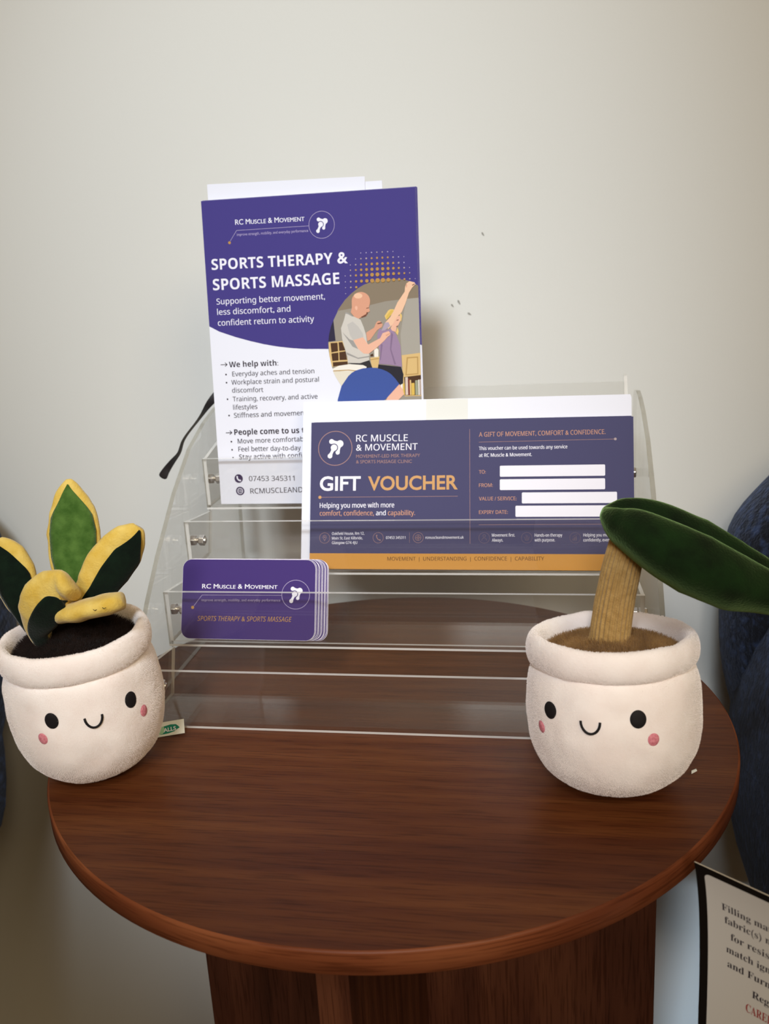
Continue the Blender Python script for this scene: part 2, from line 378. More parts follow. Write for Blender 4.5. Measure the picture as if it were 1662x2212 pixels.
FLYER_ART = {
 'purple_field': [
  ('P',((-1.73,125.84),(7.18,121.95),(19.07,117.68),(28.98,114.74),(38.88,112.18),(48.77,110.21),(58.66,108.81),(68.52,107.89),(84.25,107.34),(89.16,107.54)),'purple'),
 ],
 'logo_print': [
  ('t','RC Muscle & Movement',23.36,193.04,48.63,3.38,-0.006,'white','c'),
  ('t','improve strength, mobility, and everyday performance',24.06,185.66,50.26,1.83,-0.002,'pale','r'),
  ('l',((19.18,182.61),(24.1,189.24),(74.72,189.42)),0.26,'pale'),
  ('d',18.51,181.45,0.99,0,'gold'),
  ('d',83.78,189.63,8.8,0.29,'pale'),
  ('g',83.78,189.63,8.8,'white','purple'),
 ],
 'heading_print': [
  ('t','SPORTS THERAPY',4.56,163.95,85.78,7.25,-0.001,'white','b'),
  ('t','&',93.52,163.97,7.2,7.09,0.001,'white','h'),
  ('t','SPORTS MASSAGE',4.59,150.24,89.75,7.5,0.002,'white','b'),
  ('t','Supporting better movement,',6.44,140.53,77.27,3.95,0.003,'white','m'),
  ('t','less discomfort, and',6.45,133.41,52.58,3.98,0.003,'white','m'),
  ('t','confident return to activity',6.44,125.99,68.93,3.99,0.001,'white','m'),
 ],
 'dot_print': [
  ('d',109.77,169.93,0.31,0,'pale'),
  ('d',113.44,169.9,0.36,0,'pale'),
  ('d',117.11,169.88,0.42,0,'pale'),
  ('d',120.76,169.85,0.45,0,'tan'),
  ('d',124.41,169.82,0.44,0,'tan'),
  ('d',128.05,169.8,0.39,0,'pale'),
  ('d',131.69,169.77,0.3,0,'pale'),
  ('d',106.06,166.24,0.3,0,'pale'),
  ('d',109.74,166.22,0.47,0,'tan'),
  ('d',113.41,166.2,0.59,0,'tan'),
  ('d',117.08,166.17,0.66,0,'gold'),
  ('d',120.74,166.15,0.69,0,'gold'),
  ('d',124.39,166.13,0.68,0,'gold'),
  ('d',128.04,166.11,0.62,0,'gold'),
  ('d',131.67,166.08,0.53,0,'tan'),
  ('d',135.3,166.06,0.39,0,'pale'),
  ('d',138.93,166.04,0.3,0,'pale'),
  ('d',102.32,162.45,0.31,0,'pale'),
  ('d',106.01,162.43,0.51,0,'tan'),
  ('d',109.7,162.41,0.66,0,'gold'),
  ('d',113.38,162.39,0.79,0,'gold'),
  ('d',117.05,162.38,0.87,0,'gold'),
  ('d',120.71,162.36,0.92,0,'gold'),
  ('d',124.37,162.34,0.9,0,'gold'),
  ('d',128.02,162.32,0.83,0,'gold'),
  ('d',131.66,162.3,0.72,0,'gold'),
  ('d',135.29,162.28,0.59,0,'tan'),
  ('d',138.92,162.26,0.41,0,'pale'),
  ('d',102.28,158.99,0.44,0,'tan'),
  ('d',105.98,158.98,0.63,0,'gold'),
  ('d',109.66,158.96,0.82,0,'gold'),
  ('d',113.35,158.95,0.95,0,'gold'),
  ('d',117.02,158.93,1.06,0,'gold'),
  ('d',120.69,158.92,1.11,0,'gold'),
  ('d',124.35,158.9,1.09,0,'gold'),
  ('d',128,158.89,1.01,0,'gold'),
  ('d',131.64,158.87,0.89,0,'gold'),
  ('d',135.28,158.86,0.73,0,'gold'),
  ('d',138.91,158.84,0.54,0,'tan'),
  ('d',142.54,158.83,0.33,0,'pale'),
  ('d',98.53,155.45,0.31,0,'pale'),
  ('d',102.24,155.44,0.53,0,'tan'),
  ('d',105.94,155.43,0.73,0,'gold'),
  ('d',109.63,155.42,0.92,0,'gold'),
  ('d',113.31,155.4,1.09,0,'gold'),
  ('d',116.99,155.39,1.23,0,'gold'),
  ('d',120.66,155.38,1.3,0,'gold'),
  ('d',124.33,155.37,1.27,0,'gold'),
  ('d',127.98,155.36,1.17,0,'gold'),
  ('d',131.63,155.34,1.01,0,'gold'),
  ('d',135.27,155.33,0.84,0,'gold'),
  ('d',138.91,155.32,0.64,0,'gold'),
  ('d',142.53,155.31,0.43,0,'tan'),
  ('d',98.48,151.52,0.34,0,'pale'),
  ('d',102.19,151.51,0.58,0,'tan'),
  ('d',105.89,151.5,0.8,0,'gold'),
  ('d',109.59,151.5,1,0,'gold'),
  ('d',113.28,151.49,1.18,0,'gold'),
  ('d',116.96,151.48,1.36,0,'gold'),
  ('d',120.64,151.47,1.49,0,'gold'),
  ('d',124.3,151.46,1.45,0,'gold'),
  ('d',127.96,151.46,1.29,0,'gold'),
  ('d',131.61,151.45,1.11,0,'gold'),
  ('d',135.26,151.44,0.91,0,'gold'),
  ('d',138.9,151.43,0.7,0,'gold'),
  ('d',142.53,151.42,0.48,0,'tan'),
  ('d',146.15,151.42,0.3,0,'pale'),
  ('d',98.43,147.67,0.34,0,'pale'),
  ('d',102.14,147.67,0.58,0,'tan'),
  ('d',105.85,147.66,0.8,0,'gold'),
  ('d',146.15,147.62,0.3,0,'pale'),
  ('d',98.38,143.72,0.3,0,'pale'),
 ],
 'photo_print': [
  ('p',((84.59,106.81),(84.57,110.95),(85.51,117.11),(87.05,122.41),(89.19,126.84),(93.39,134.43),(97.45,139.55),(102.31,143.79),(106.66,146.83),(110.97,149.05),(115.23,150.46),(119.46,151.47),(123.67,151.95),(127.84,152.07),(132,151.91),(136.14,151.48),(139.43,150.84),(142.3,149.99),(145.16,148.74),(148.32,146.72),(148.56,69.12),(99.56,70.4),(96.38,76.79),(92.5,81.94),(88.69,88.34),(86.41,95.1),(85.04,102.64)),'ph_wall'),
  ('p',((93.39,134.43),(97.45,139.55),(102.31,143.79),(106.66,146.83),(110.97,149.05),(115.23,150.46),(119.46,151.47),(123.67,151.95),(127.84,152.07),(132,151.91),(136.14,151.48),(139.43,150.84),(142.3,149.99),(145.16,148.74),(148.32,146.72),(148.28,138.92),(139.44,138.51),(125.22,137.52),(115.06,135.54),(92.02,132.53)),'ph_ceil'),
  ('p',((139.44,138.51),(148.28,138.92),(148.3,102.51),(135.27,101.33),(134.91,115.24)),'ph_wall2'),
  ('p',((85.36,116.71),(87.05,122.41),(88.96,126.44),(89.82,112.62),(84.72,112.19)),'ph_door'),
  ('p',((84.95,111.68),(94.96,112.43),(97.77,98.47),(97.87,95.97),(86.5,95.09),(85.12,102.63)),'ph_wood'),
  ('p',((86.18,111.22),(91.13,111.33),(91.21,105.54),(86.53,104.87)),'ph_dark'),
  ('p',((91.91,111.51),(94.49,111.62),(96.38,105.98),(92.08,105.71)),'ph_dark'),
  ('p',((86.49,104.17),(91.38,104.7),(91.35,99.31),(86.94,99.04)),'ph_dark'),
  ('p',((92.04,104.89),(96.57,105.35),(97.3,99.52),(92.01,99.49)),'ph_dark'),
  ('p',((87.2,98.2),(97.55,98.48),(97.67,96.39),(87.28,95.28)),'ph_dark'),
  ('p',((113.45,100.43),(119.85,101.03),(118.93,93.63),(114.45,93.36)),'ph_wood'),
  ('p',((113.71,99.38),(119.6,100.01),(119.53,99.39),(113.81,98.76)),'ph_wood2'),
  ('p',((116.42,105.68),(118.16,106.85),(119.39,105.58),(119.21,100.85),(116.44,100.74)),'ph_white'),
  ('p',((113.66,102.48),(115.48,103.24),(115.91,101.37),(113.78,101.16)),'ph_dark'),
  ('p',((135.27,101.33),(148.51,102.51),(148.52,73.48),(136.46,73.6),(135.62,86.49)),'ph_wood'),
  ('p',((138.67,99.9),(146.56,100.12),(146.4,88.22),(137.35,87.67)),'ph_wood2'),
  ('p',((139.49,99.05),(145.7,99.25),(145.59,88.99),(138.3,88.47)),'ph_wood'),
  ('p',((136.47,86.67),(148.27,87.67),(148.41,74.11),(136.56,74.22)),'ph_dark'),
  ('p',((137.22,86.44),(138.99,86.55),(138.86,74.58),(137.08,74.42)),'ph_bk1'),
  ('p',((139.21,85.34),(140.14,85.48),(140.04,74.54),(139.1,74.36)),'ph_bk2'),
  ('p',((140.19,84.49),(141.21,84.62),(141.14,74.51),(140.12,74.33)),'ph_wood'),
  ('p',((141.3,82.39),(143.41,82.49),(143.41,74.45),(141.3,74.3)),'ph_bk3'),
  ('p',((143.97,84.17),(145.82,84.28),(145.77,74.39),(143.91,74.23)),'ph_bk4'),
  ('p',((146.08,84.52),(146.93,84.66),(146.86,74.36),(146.02,74.17)),'ph_white'),
  ('p',((147.35,84.69),(148.44,84.82),(148.38,74.32),(147.28,74.14)),'ph_bk1'),
  ('p',((133.83,83.64),(135.32,83.77),(135.27,74.68),(133.78,74.51)),'ph_white'),
  ('p',((135.4,82.35),(136.67,82.48),(136.66,74.64),(135.39,74.46)),'ph_bk3'),
  ('p',((119.01,95.7),(134.59,93.54),(136.11,88.54),(135.48,82.35),(133.76,81.37),(127.59,86.73),(121.32,89.41),(118.47,92.82)),'ph_pants'),
  ('p',((97.72,97.43),(112.76,99),(114.88,93.35),(108.22,92.31),(103.21,95.38)),'ph_pants2'),
  ('p',((86.78,93.83),(91.62,95.76),(99.4,96.55),(108.35,95.63),(110.86,94.3),(110.4,93.49),(103.05,91.65),(97.89,91.6),(87.15,92.48)),'ph_white'),
  ('p',((87.13,92.07),(103.06,91.85),(96.38,76.79),(92.5,81.94),(88.69,88.34)),'ph_bed'),
  ('p',((87.16,92.65),(97.95,92.85),(103.5,92.13),(103.05,91.56),(97.92,92.23),(87.34,91.98)),'ph_wood2'),
  ('p',((111.37,117.36),(117,120.41),(118.61,123.82),(119.91,124.86),(121.38,124.64),(123.06,122.42),(122.28,120.61),(119.04,118.7),(114.15,112.54),(111.99,111.6)),'ph_skin2'),
  ('p',((120.57,119.87),(122.83,118.35),(127.05,118.8),(128.76,119.34),(131.97,115.35),(134.66,107.9),(135.22,93.52),(127.47,95.21),(119.45,96.09),(120.58,103.48),(119.5,108.45),(118.9,115.03)),'ph_purple'),
  ('p',((128.68,117.11),(129.88,115.43),(128.27,105.67),(131.28,95.29),(130.01,95.33),(127.42,105.7)),'ph_purple2'),
  ('p',((121.23,109.62),(122.47,108.75),(120.81,98.53),(120.18,98.55)),'ph_purple2'),
  ('p',((125.77,129.62),(127.09,131.38),(128.37,132.14),(130.88,132.11),(131.67,130.79),(125.6,125.16),(124.44,127.85)),'ph_hair'),
  ('p',((134.97,129.44),(135.99,128.79),(136.4,127.35),(135.7,123.74),(134.6,124.59)),'ph_hair'),
  ('p',((131.81,116.58),(133.19,120.19),(133.8,117.32),(133.08,114.7)),'ph_hair'),
  ('p',((130.61,124.35),(133.23,127.48),(135.12,127.61),(135.38,125.37),(134.76,123.37),(133.65,121.39),(132.56,120.21),(131.81,116.78),(129.13,118.11),(128.34,119.56)),'ph_skin'),
  ('p',((132.51,124.88),(133.99,125.23),(134.06,124.7),(132.62,124.35)),'ph_brow'),
  ('p',((132.16,120.71),(133.22,121.2),(133.34,120.87),(132.35,120.22)),'ph_brow'),
  ('p',((126.64,119.02),(124.7,123.37),(128.19,126.88),(130.85,131.02),(133.54,136.36),(138.77,143.36),(139.07,146.14),(139.98,148.5),(142.3,149.99),(145.58,149.04),(146.16,147.81),(143.82,145.53),(141.64,142.42),(138.92,135.32),(136.24,129.79),(132.79,126.69),(129.69,121.95)),'ph_skin3'),
  ('p',((139.76,148.11),(140.27,148.57),(140.54,146.68),(139.68,145.72)),'ph_skin2'),
  ('p',((143.88,147.52),(145.56,148.24),(145.71,147.75),(144.07,146.91)),'ph_brow'),
  ('p',((125.7,127.79),(128.76,131.31),(130.24,131.65),(130.85,131.02),(127.33,126.51),(125.6,125.16)),'ph_bk3'),
  ('p',((121.97,118.1),(124.71,123.57),(127.02,123.68),(128.19,121.11),(124.51,118.29)),'ph_purple3'),
  ('p',((102.3,138.73),(102.43,139.71),(102.73,140.66),(103.19,141.55),(103.8,142.35),(104.53,143.04),(105.39,143.61),(106.32,144.04),(107.33,144.31),(108.36,144.43),(109.41,144.38),(110.43,144.17),(111.4,143.81),(112.3,143.3),(113.09,142.66),(113.77,141.9),(114.31,141.05),(114.69,140.13),(114.91,139.16),(114.95,138.17),(114.76,136.36),(113.95,134.17),(114.55,131.3),(113.27,130.75),(112.26,128.76),(109.67,127.64),(107.97,127.51),(106.67,126.74),(103.75,128.09),(101.74,130.62),(101.34,131.24),(102.24,134.46)),'ph_skin2'),
  ('p',((109.83,141.84),(109.55,141.11),(108.8,140.53),(107.72,140.2),(106.5,140.18),(105.34,140.46),(104.45,141.01),(103.98,141.72),(104.01,142.48),(104.54,143.15),(105.47,143.61),(106.65,143.79),(107.87,143.66),(108.91,143.23),(109.61,142.59),(109.83,141.84)),'ph_skin3'),
  ('p',((108.33,128.02),(111.87,129.67),(112.35,130.99),(113.27,130.75),(112.8,129.63),(111.39,128.18),(108.82,127.51)),'ph_brow'),
  ('p',((104.23,134.38),(104.91,135.37),(105.96,135.12),(106.19,133.69),(105.64,132.49),(104.8,132.73)),'ph_skin'),
  ('p',((112.03,133.64),(113.94,133.97),(113.92,133.48),(112.22,133.23)),'ph_brow'),
  ('p',((97.94,131.39),(99.83,130.9),(102.5,128.75),(106.67,126.74),(107.91,126.08),(109.83,121.1),(111.3,115.72),(111.6,112.43),(112.95,103.74),(112.83,98.79),(106.27,96.94),(97.81,97.43),(97.68,101.38),(94.58,113.47),(94.06,120.9),(96.45,126.55)),'ph_shirt'),
  ('p',((94.8,118.41),(99.7,113.28),(102.22,112.37),(105.39,106.48),(101.62,108.27)),'ph_shirt2'),
  ('p',((97.18,104.71),(105.15,100.71),(112.86,101.68),(112.92,100.86),(105.11,99.88),(97.54,103.04)),'ph_shirt2'),
  ('p',((97.52,131.4),(99.83,130.9),(102.92,128.53),(102.48,128.26),(99.16,130.19),(97.56,130.59)),'ph_shirt2'),
  ('p',((98.43,123.19),(102.35,125.08),(106.03,121.66),(109.22,116.62),(109.34,114.36),(102.23,112.57),(100.24,115.73)),'ph_shirt3'),
  ('p',((102.24,112.66),(109.13,114.37),(112.53,109.32),(120.95,113.31),(122.76,116.52),(127.02,117.78),(128.1,116.31),(127.76,115.02),(126.03,113.86),(123.4,111.18),(118.16,106.85),(112.49,103.02),(109.1,103.38),(105.4,106.69)),'ph_skin'),
  ('p',((124.82,115.21),(127.81,116.53),(127.96,115.99),(125.21,114.38)),'ph_skin2'),
  ('p',((119.22,123.18),(122.19,123.88),(122.59,123.25),(119.62,122.68)),'ph_brow'),
  ('p',((124.56,73.34),(133.01,81.93),(135.34,78.21),(136.08,75.07),(130.38,69.59),(122.72,69.79)),'ph_skin'),
  ('p',((89.61,72.77),(92.72,81.93),(97.76,88.48),(100.43,90.69),(103.07,92.06),(108.26,93.43),(114.25,93.7),(118.06,93.24),(121.43,92.31),(124.77,90.84),(127.66,88.8),(130.52,85.61),(133.1,81.92),(124.56,73.34),(120.59,69.85),(89.43,70.66)),'ph_blue'),
 ],
 'body_text_print': [
  ('l',((6.61,99.09),(11.21,99.13)),0.46,'ink'),
  ('l',((9.87,100.33),(11.21,99.13),(9.7,97.92)),0.45,'ink'),
  ('t','We help with:',12.61,97.15,35.71,3.85,0.003,'ink','b'),
  ('d',9.92,92.2,0.62,0,'ink'),
  ('d',9.95,86.57,0.61,0,'ink'),
  ('d',9.88,74.97,0.61,0,'ink'),
  ('d',10.23,63.48,0.62,0,'ink'),
  ('d',10.73,44.88,0.62,0,'ink'),
  ('d',10.87,39.11,0.62,0,'ink'),
  ('d',11.21,33.42,0.62,0,'ink'),
  ('t','Everyday aches and tension',14.53,90.8,59.27,3.28,0.006,'ink','m'),
  ('t','Workplace strain and postural',13.53,85.01,63.24,3.29,0.005,'ink','m'),
  ('t','discomfort',13.67,79.45,22.71,3.31,-0.006,'ink','m'),
  ('t','Training, recovery, and active',13.77,73.3,61.43,3.31,0.006,'ink','m'),
  ('t','lifestyles',13.69,67.52,17.71,3.33,0.009,'ink','m'),
  ('t','Stiffness and movement',13.93,61.82,52.72,3.33,0.013,'ink','m'),
  ('t','Move more comfortably',15.5,43.5,51.92,3.37,0.015,'ink','m'),
  ('t','Feel better day-to-day',15.54,37.83,45.8,3.38,0.004,'ink','m'),
  ('t','Stay active with confidence',15.8,32.25,59.67,3.39,0.01,'ink','m'),
  ('l',((7.24,51.3),(11.59,51.41)),0.46,'ink'),
  ('l',((10.22,52.63),(11.59,51.41),(10.05,50.15)),0.47,'ink'),
  ('t','People come to us to:',13.33,49.69,55.68,3.95,0.008,'ink','b'),
 ],
 'contact_print': [
  ('d',14.37,18.34,3.11,0,'deep'),
  ('l',((13.22,19.86),(13.34,18.55),(14.29,17.24),(15.62,16.82)),0.93,'white'),
  ('d',13.41,19.56,0.62,0,'white'),
  ('d',15.42,17.02,0.63,0,'white'),
  ('t','07453 345311',22.03,16.44,33.57,3.61,-0.003,'ink','m'),
  ('d',14.92,9.36,3.12,0,'deep'),
  ('d',14.92,9.36,1.98,0.34,'white'),
  ('l',((12.94,9.38),(16.9,9.34)),0.26,'white'),
  ('l',((15.05,11.28),(14.8,7.44)),0.26,'white'),
  ('l',((14.09,10.99),(13.57,9.38),(13.88,7.76)),0.23,'white'),
  ('l',((15.96,10.97),(16.27,9.35),(15.75,7.74)),0.23,'white'),
  ('t','RCMUSCLEANDMOVEMENT.UK',22.49,7.37,78.1,3.73,0.019,'ink','m'),
 ],
}
VOUCHER_ART = {
 'logo_print': [
  ('d',16.73,81.18,11.58,0.46,'copper'),
  ('g',16.73,81.18,11.58,'white','navy'),
  ('t','RC MUSCLE',31.09,85.47,35.05,4.53,-0.006,'white','m'),
  ('t','& MOVEMENT',31.16,79.29,41.6,4.37,0.001,'white','m'),
  ('t','MOVEMENT-LED MSK THERAPY',31.22,74.39,43.36,2.19,0.003,'copper','r'),
  ('t','& SPORTS MASSAGE CLINIC',31.26,70.7,37.82,2.19,-0.003,'copper','r'),
 ],
 'heading_print': [
  ('t','GIFT',6.39,52.74,28.11,9.14,-0.003,'white','h'),
  ('t','VOUCHER',39.51,52.7,60.15,8.9,0.004,'amber','h'),
  ('l',((6.61,48.07),(99.53,48.17)),0.27,'copper'),
  ('d',6.61,48.07,1.08,0,'amber'),
  ('t','Helping you move with more',6.56,40.92,50.76,3.31,0.002,'white','m2'),
  ('t','comfort, confidence,',6.63,35.66,36.98,3.3,0.002,'copper2','m2'),
  ('t','and',45.12,35.75,6.54,3.27,0.008,'white','m2'),
  ('t','capability.',53.17,35.79,18.15,3.27,0.001,'copper2','m2'),
 ],
 'contact_print': [
  ('l',((107.4,92.31),(107.78,17.09)),0.26,'copper'),
  ('d',10.22,20.66,3.53,0.23,'copper'),
  ('d',46.76,20.83,3.46,0.23,'copper'),
  ('d',73.57,20.93,3.4,0.22,'copper'),
  ('l',((10.24,18.79),(9.06,21.03),(9.36,22.08),(10.19,22.53),(11.04,22.08),(11.37,21.04),(10.24,18.79)),0.23,'copper'),
  ('d',10.21,21.18,0.39,0,'copper'),
  ('l',((45.69,22.54),(45.63,21.43),(46.55,19.87),(48.06,19.13)),0.45,'copper'),
  ('d',45.77,22.39,0.45,0,'copper'),
  ('d',48.05,19.28,0.46,0,'copper'),
  ('d',73.57,20.93,1.92,0.22,'copper'),
  ('l',((71.79,20.92),(75.34,20.93)),0.18,'copper'),
  ('l',((73.56,22.69),(73.58,19.09)),0.18,'copper'),
  ('d',73.57,20.93,0.96,0.18,'copper'),
  ('t','Oakfield House, Rm 12,',15.25,22.68,22.06,1.8,0.01,'white','m2'),
  ('t','Main St, East Kilbride,',15.29,19.62,20.92,1.79,0.008,'white','m2'),
  ('t','Glasgow G74 4JU',15.33,16.56,17.28,1.79,0.01,'white','m2'),
  ('t','07453 345311',52.03,20.02,13.07,1.78,0.007,'white','m2'),
  ('t','rcmuscleandmovement.uk',78.46,20.12,25.17,1.76,0.007,'white','m2'),
  ('l',((67.83,24.38),(67.87,17.39)),0.15,'copper'),
 ],
 'terms_print': [
  ('t','A GIFT OF MOVEMENT, COMFORT & CONFIDENCE.',113.51,87.28,81.12,2.98,0.005,'copper2','m'),
  ('l',((113.52,83.72),(200.61,84.31)),0.25,'copper'),
  ('d',200.77,84.31,0.88,0,'tan'),
  ('t','This voucher can be used towards any service',113.52,78.46,56.99,2.29,0.005,'white','m2'),
  ('t','at RC Muscle & Movement.',113.53,73.89,34.31,2.29,0.005,'white','m2'),
 ],
 'form_print': [
  ('t','TO:',113.55,62.82,4.43,2.36,0.027,'copper2','m'),
  ('b',((127.15,67.88),(194.23,68.03),(194.18,60.85),(127.15,60.57)),'white'),
  ('t','FROM:',113.56,54.05,9.01,2.36,0.01,'copper2','m'),
  ('b',((127.15,58.89),(194.16,59.2),(194.11,52.2),(127.14,51.75)),'white'),
  ('t','VALUE / SERVICE:',113.57,45.3,24.33,2.35,0,'copper2','m'),
  ('b',((141.36,50.13),(201.51,50.5),(201.45,43.28),(141.35,43.04)),'white'),
  ('t','EXPIRY DATE:',113.58,36.4,18.69,2.35,0.005,'copper2','m'),
  ('b',((137.23,41.4),(201.43,41.97),(201.37,34.68),(137.22,34.23)),'white'),
 ],
 'values_print': [
  ('l',((113.59,29.36),(200.93,29.61)),0.25,'copper'),
  ('d',117.02,20.82,3.49,0.21,'dim'),
  ('d',144.43,20.93,3.43,0.2,'dim'),
  ('d',175.12,20.94,3.38,0.2,'dim'),
  ('d',117.02,22.08,0.83,0.21,'dim'),
  ('l',((115.36,19.07),(115.94,20.41),(117.02,20.74),(118.1,20.41),(118.68,19.07)),0.21,'dim'),
  ('l',((142.95,21.42),(143.6,19.35),(145.41,19.35),(146.07,21.59)),0.21,'dim'),
  ('l',((144.1,19.77),(144.1,22.67)),0.2,'dim'),
  ('l',((144.91,19.77),(144.92,22.42)),0.21,'dim'),
  ('l',((173.82,19.3),(173.83,20.45)),0.41,'dim'),
  ('l',((174.79,19.3),(174.8,21.11)),0.4,'dim'),
  ('l',((175.76,19.3),(175.77,21.77)),0.4,'dim'),
  ('l',((173.51,21.44),(174.65,22.26),(176.58,23.25)),0.2,'dim'),
  ('t','Movement first.',122,21.58,14.87,2,0.006,'white','m2'),
  ('t','Always.',122.01,18.33,7.2,2,0.013,'white','m2'),
  ('t','Hands-on therapy',149.5,21.59,17.48,1.99,0.005,'white','m2'),
  ('t','with purpose.',149.49,18.45,12.86,1.98,0.008,'white','m2'),
  ('t','Helping you move',180.27,21.69,17.57,1.97,0.005,'white','m2'),
  ('t','confidently, every day.',180.25,18.49,21.61,1.97,0.009,'white','m2'),
 ],
 'strapline_print': [
  ('t','MOVEMENT  |  UNDERSTANDING  |  CONFIDENCE  |  CAPABILITY',53.05,5.68,102.42,2.45,0.006,'brown','m'),
 ],
}
CARD_ART = {
 'logo_print': [
  ('t','RC Muscle & Movement',13.6,32.53,50.6,2.87,0.004,'white','c'),
  ('l',((8.31,21.16),(13.73,28.27),(67.31,28.67)),0.25,'pale'),
  ('d',7.53,20.14,1.06,0,'gold'),
  ('d',76.47,29.23,9.2,0.31,'pale'),
  ('g',76.47,29.23,9.2,'white','violet'),
  ('t','improve strength, mobility, and everyday performance',13.45,24.24,53,1.7,0.009,'pale','r'),
 ],
 'strapline_print': [
  ('t','SPORTS THERAPY & SPORTS MASSAGE',11.07,11.62,63.1,3.08,0.005,'gold','i'),
 ],
}
TAG_ART = {
 'warning_print': [
  ('t','Filling material(s) and covering',10.76,-20.28,61,3.6,0,'ink','s'),
  ('t','fabric(s) meet the requirements',11.81,-26.92,61,3.6,0,'ink','s'),
  ('t','for resistance to cigarette and',14.36,-34.74,61,3.6,0,'ink','s'),
  ('t','match ignition in the Furniture',12.39,-42.17,61,3.6,0,'ink','s'),
  ('t','and Furnishings (Fire)(Safety)',12.95,-49.78,61,3.6,0,'ink','s'),
  ('t','Regulations 1988',24.08,-59.12,33.6,3.6,0,'ink','s'),
  ('t','CARELESSNESS CAUSES FIRE',21.61,-68.03,50,4.2,0,'red','s'),
 ],
}
# ================================================================ setting
TZ = 0.48; FZ = -0.22                                   # height of the table top
mb = MB(); mb.box((-1.9, 0.26, FZ), (1.9, 0.36, 2.4), WALL)
w = tag(mb.build('wall_back'), kind='structure')
SCUFF = base_mat('chipped_paint', (150, 146, 138), 0.9)
mb = MB()
for x, z, a, l, wd in ((0.0205, 0.7048, 0.9, 0.0016, 0.0006), (0.0258, 0.7072, 1.1, 0.0021, 0.0007), (0.0338, 0.6978, 0.6, 0.0017, 0.0007), (0.0462, 0.7583, 1.0, 0.0017, 0.0006)):
    pts = []
    for k in range(10):
        t = 2*PI*k/10; u, v = l*math.cos(t), wd*math.sin(t)*(1+0.3*math.cos(3*t))
        pts.append((x + u*math.cos(a) + v*math.sin(a), z - u*math.sin(a) + v*math.cos(a)))
    mb.prism(pts, lambda p: (p[0], 0.2597, p[1]), lambda p: (p[0], 0.2602, p[1]), SCUFF)
mb.build('paint_chip', w)
mb = MB(); mb.box((-1.9, -2.6, FZ-0.05), (1.9, 0.36, FZ), FLOOR)
tag(mb.build('floor'), kind='structure')
mb = MB(); mb.box((-1.9, 0.245, FZ), (1.9, 0.26, FZ+0.09), base_mat('skirting', (225, 223, 215), 0.5))
tag(mb.build('baseboard_back'), kind='structure')

# ================================================================ round table
tb = thing('side_table', (0, 0, FZ), 'round dark walnut side table on a crossed panel pedestal, between the navy chairs', 'table')
R, T = 0.1991, 0.0125
mb = MB(); mb.lathe([(0.0, TZ), (R-0.0012, TZ)], WOOD_TOP, 128, smooth=False)
mb.lathe([(0.0, TZ-T), (R-0.0012, TZ-T)], WOOD_TOP, 128, smooth=False)
mb.v = [(p[0], p[1], p[2]-FZ) for p in mb.v]; mb.build('table_top', tb)
mb = MB(); mb.lathe([(R-0.0012, TZ), (R-0.0004, TZ-0.0004), (R, TZ-0.0013), (R, TZ-T+0.0012), (R-0.0012, TZ-T)], WOOD_EDGE, 160)
mb.v = [(p[0], p[1], p[2]-FZ) for p in mb.v]; o = mb.build('edge_band', tb); tag(o, 'redder wood grain banding round the rim')
ang = math.radians(-5.9)
def rotz(p, a, c=(0.0075, 0.0)):
    return (c[0] + p[0]*math.cos(a) - p[1]*math.sin(a), c[1] + p[0]*math.sin(a) + p[1]*math.cos(a), p[2])
for k in range(2):
    mb = MB(); h = 0.150; t = 0.0085
    if k == 0: a, b = (-h, -t, FZ), (h, t, TZ-T)
    else: a, b = (-t, -h, FZ), (t, -t, TZ-T)
    mb.box(a, b, WOOD_LEG)
    if k == 1: mb.box((-t, t, FZ), (t, h, TZ-T), WOOD_LEG)
    mb.v = [rotz((p[0], p[1], p[2]-FZ), ang) for p in mb.v]
    bevel(mb.build('pedestal_panel', tb), 0.0006)

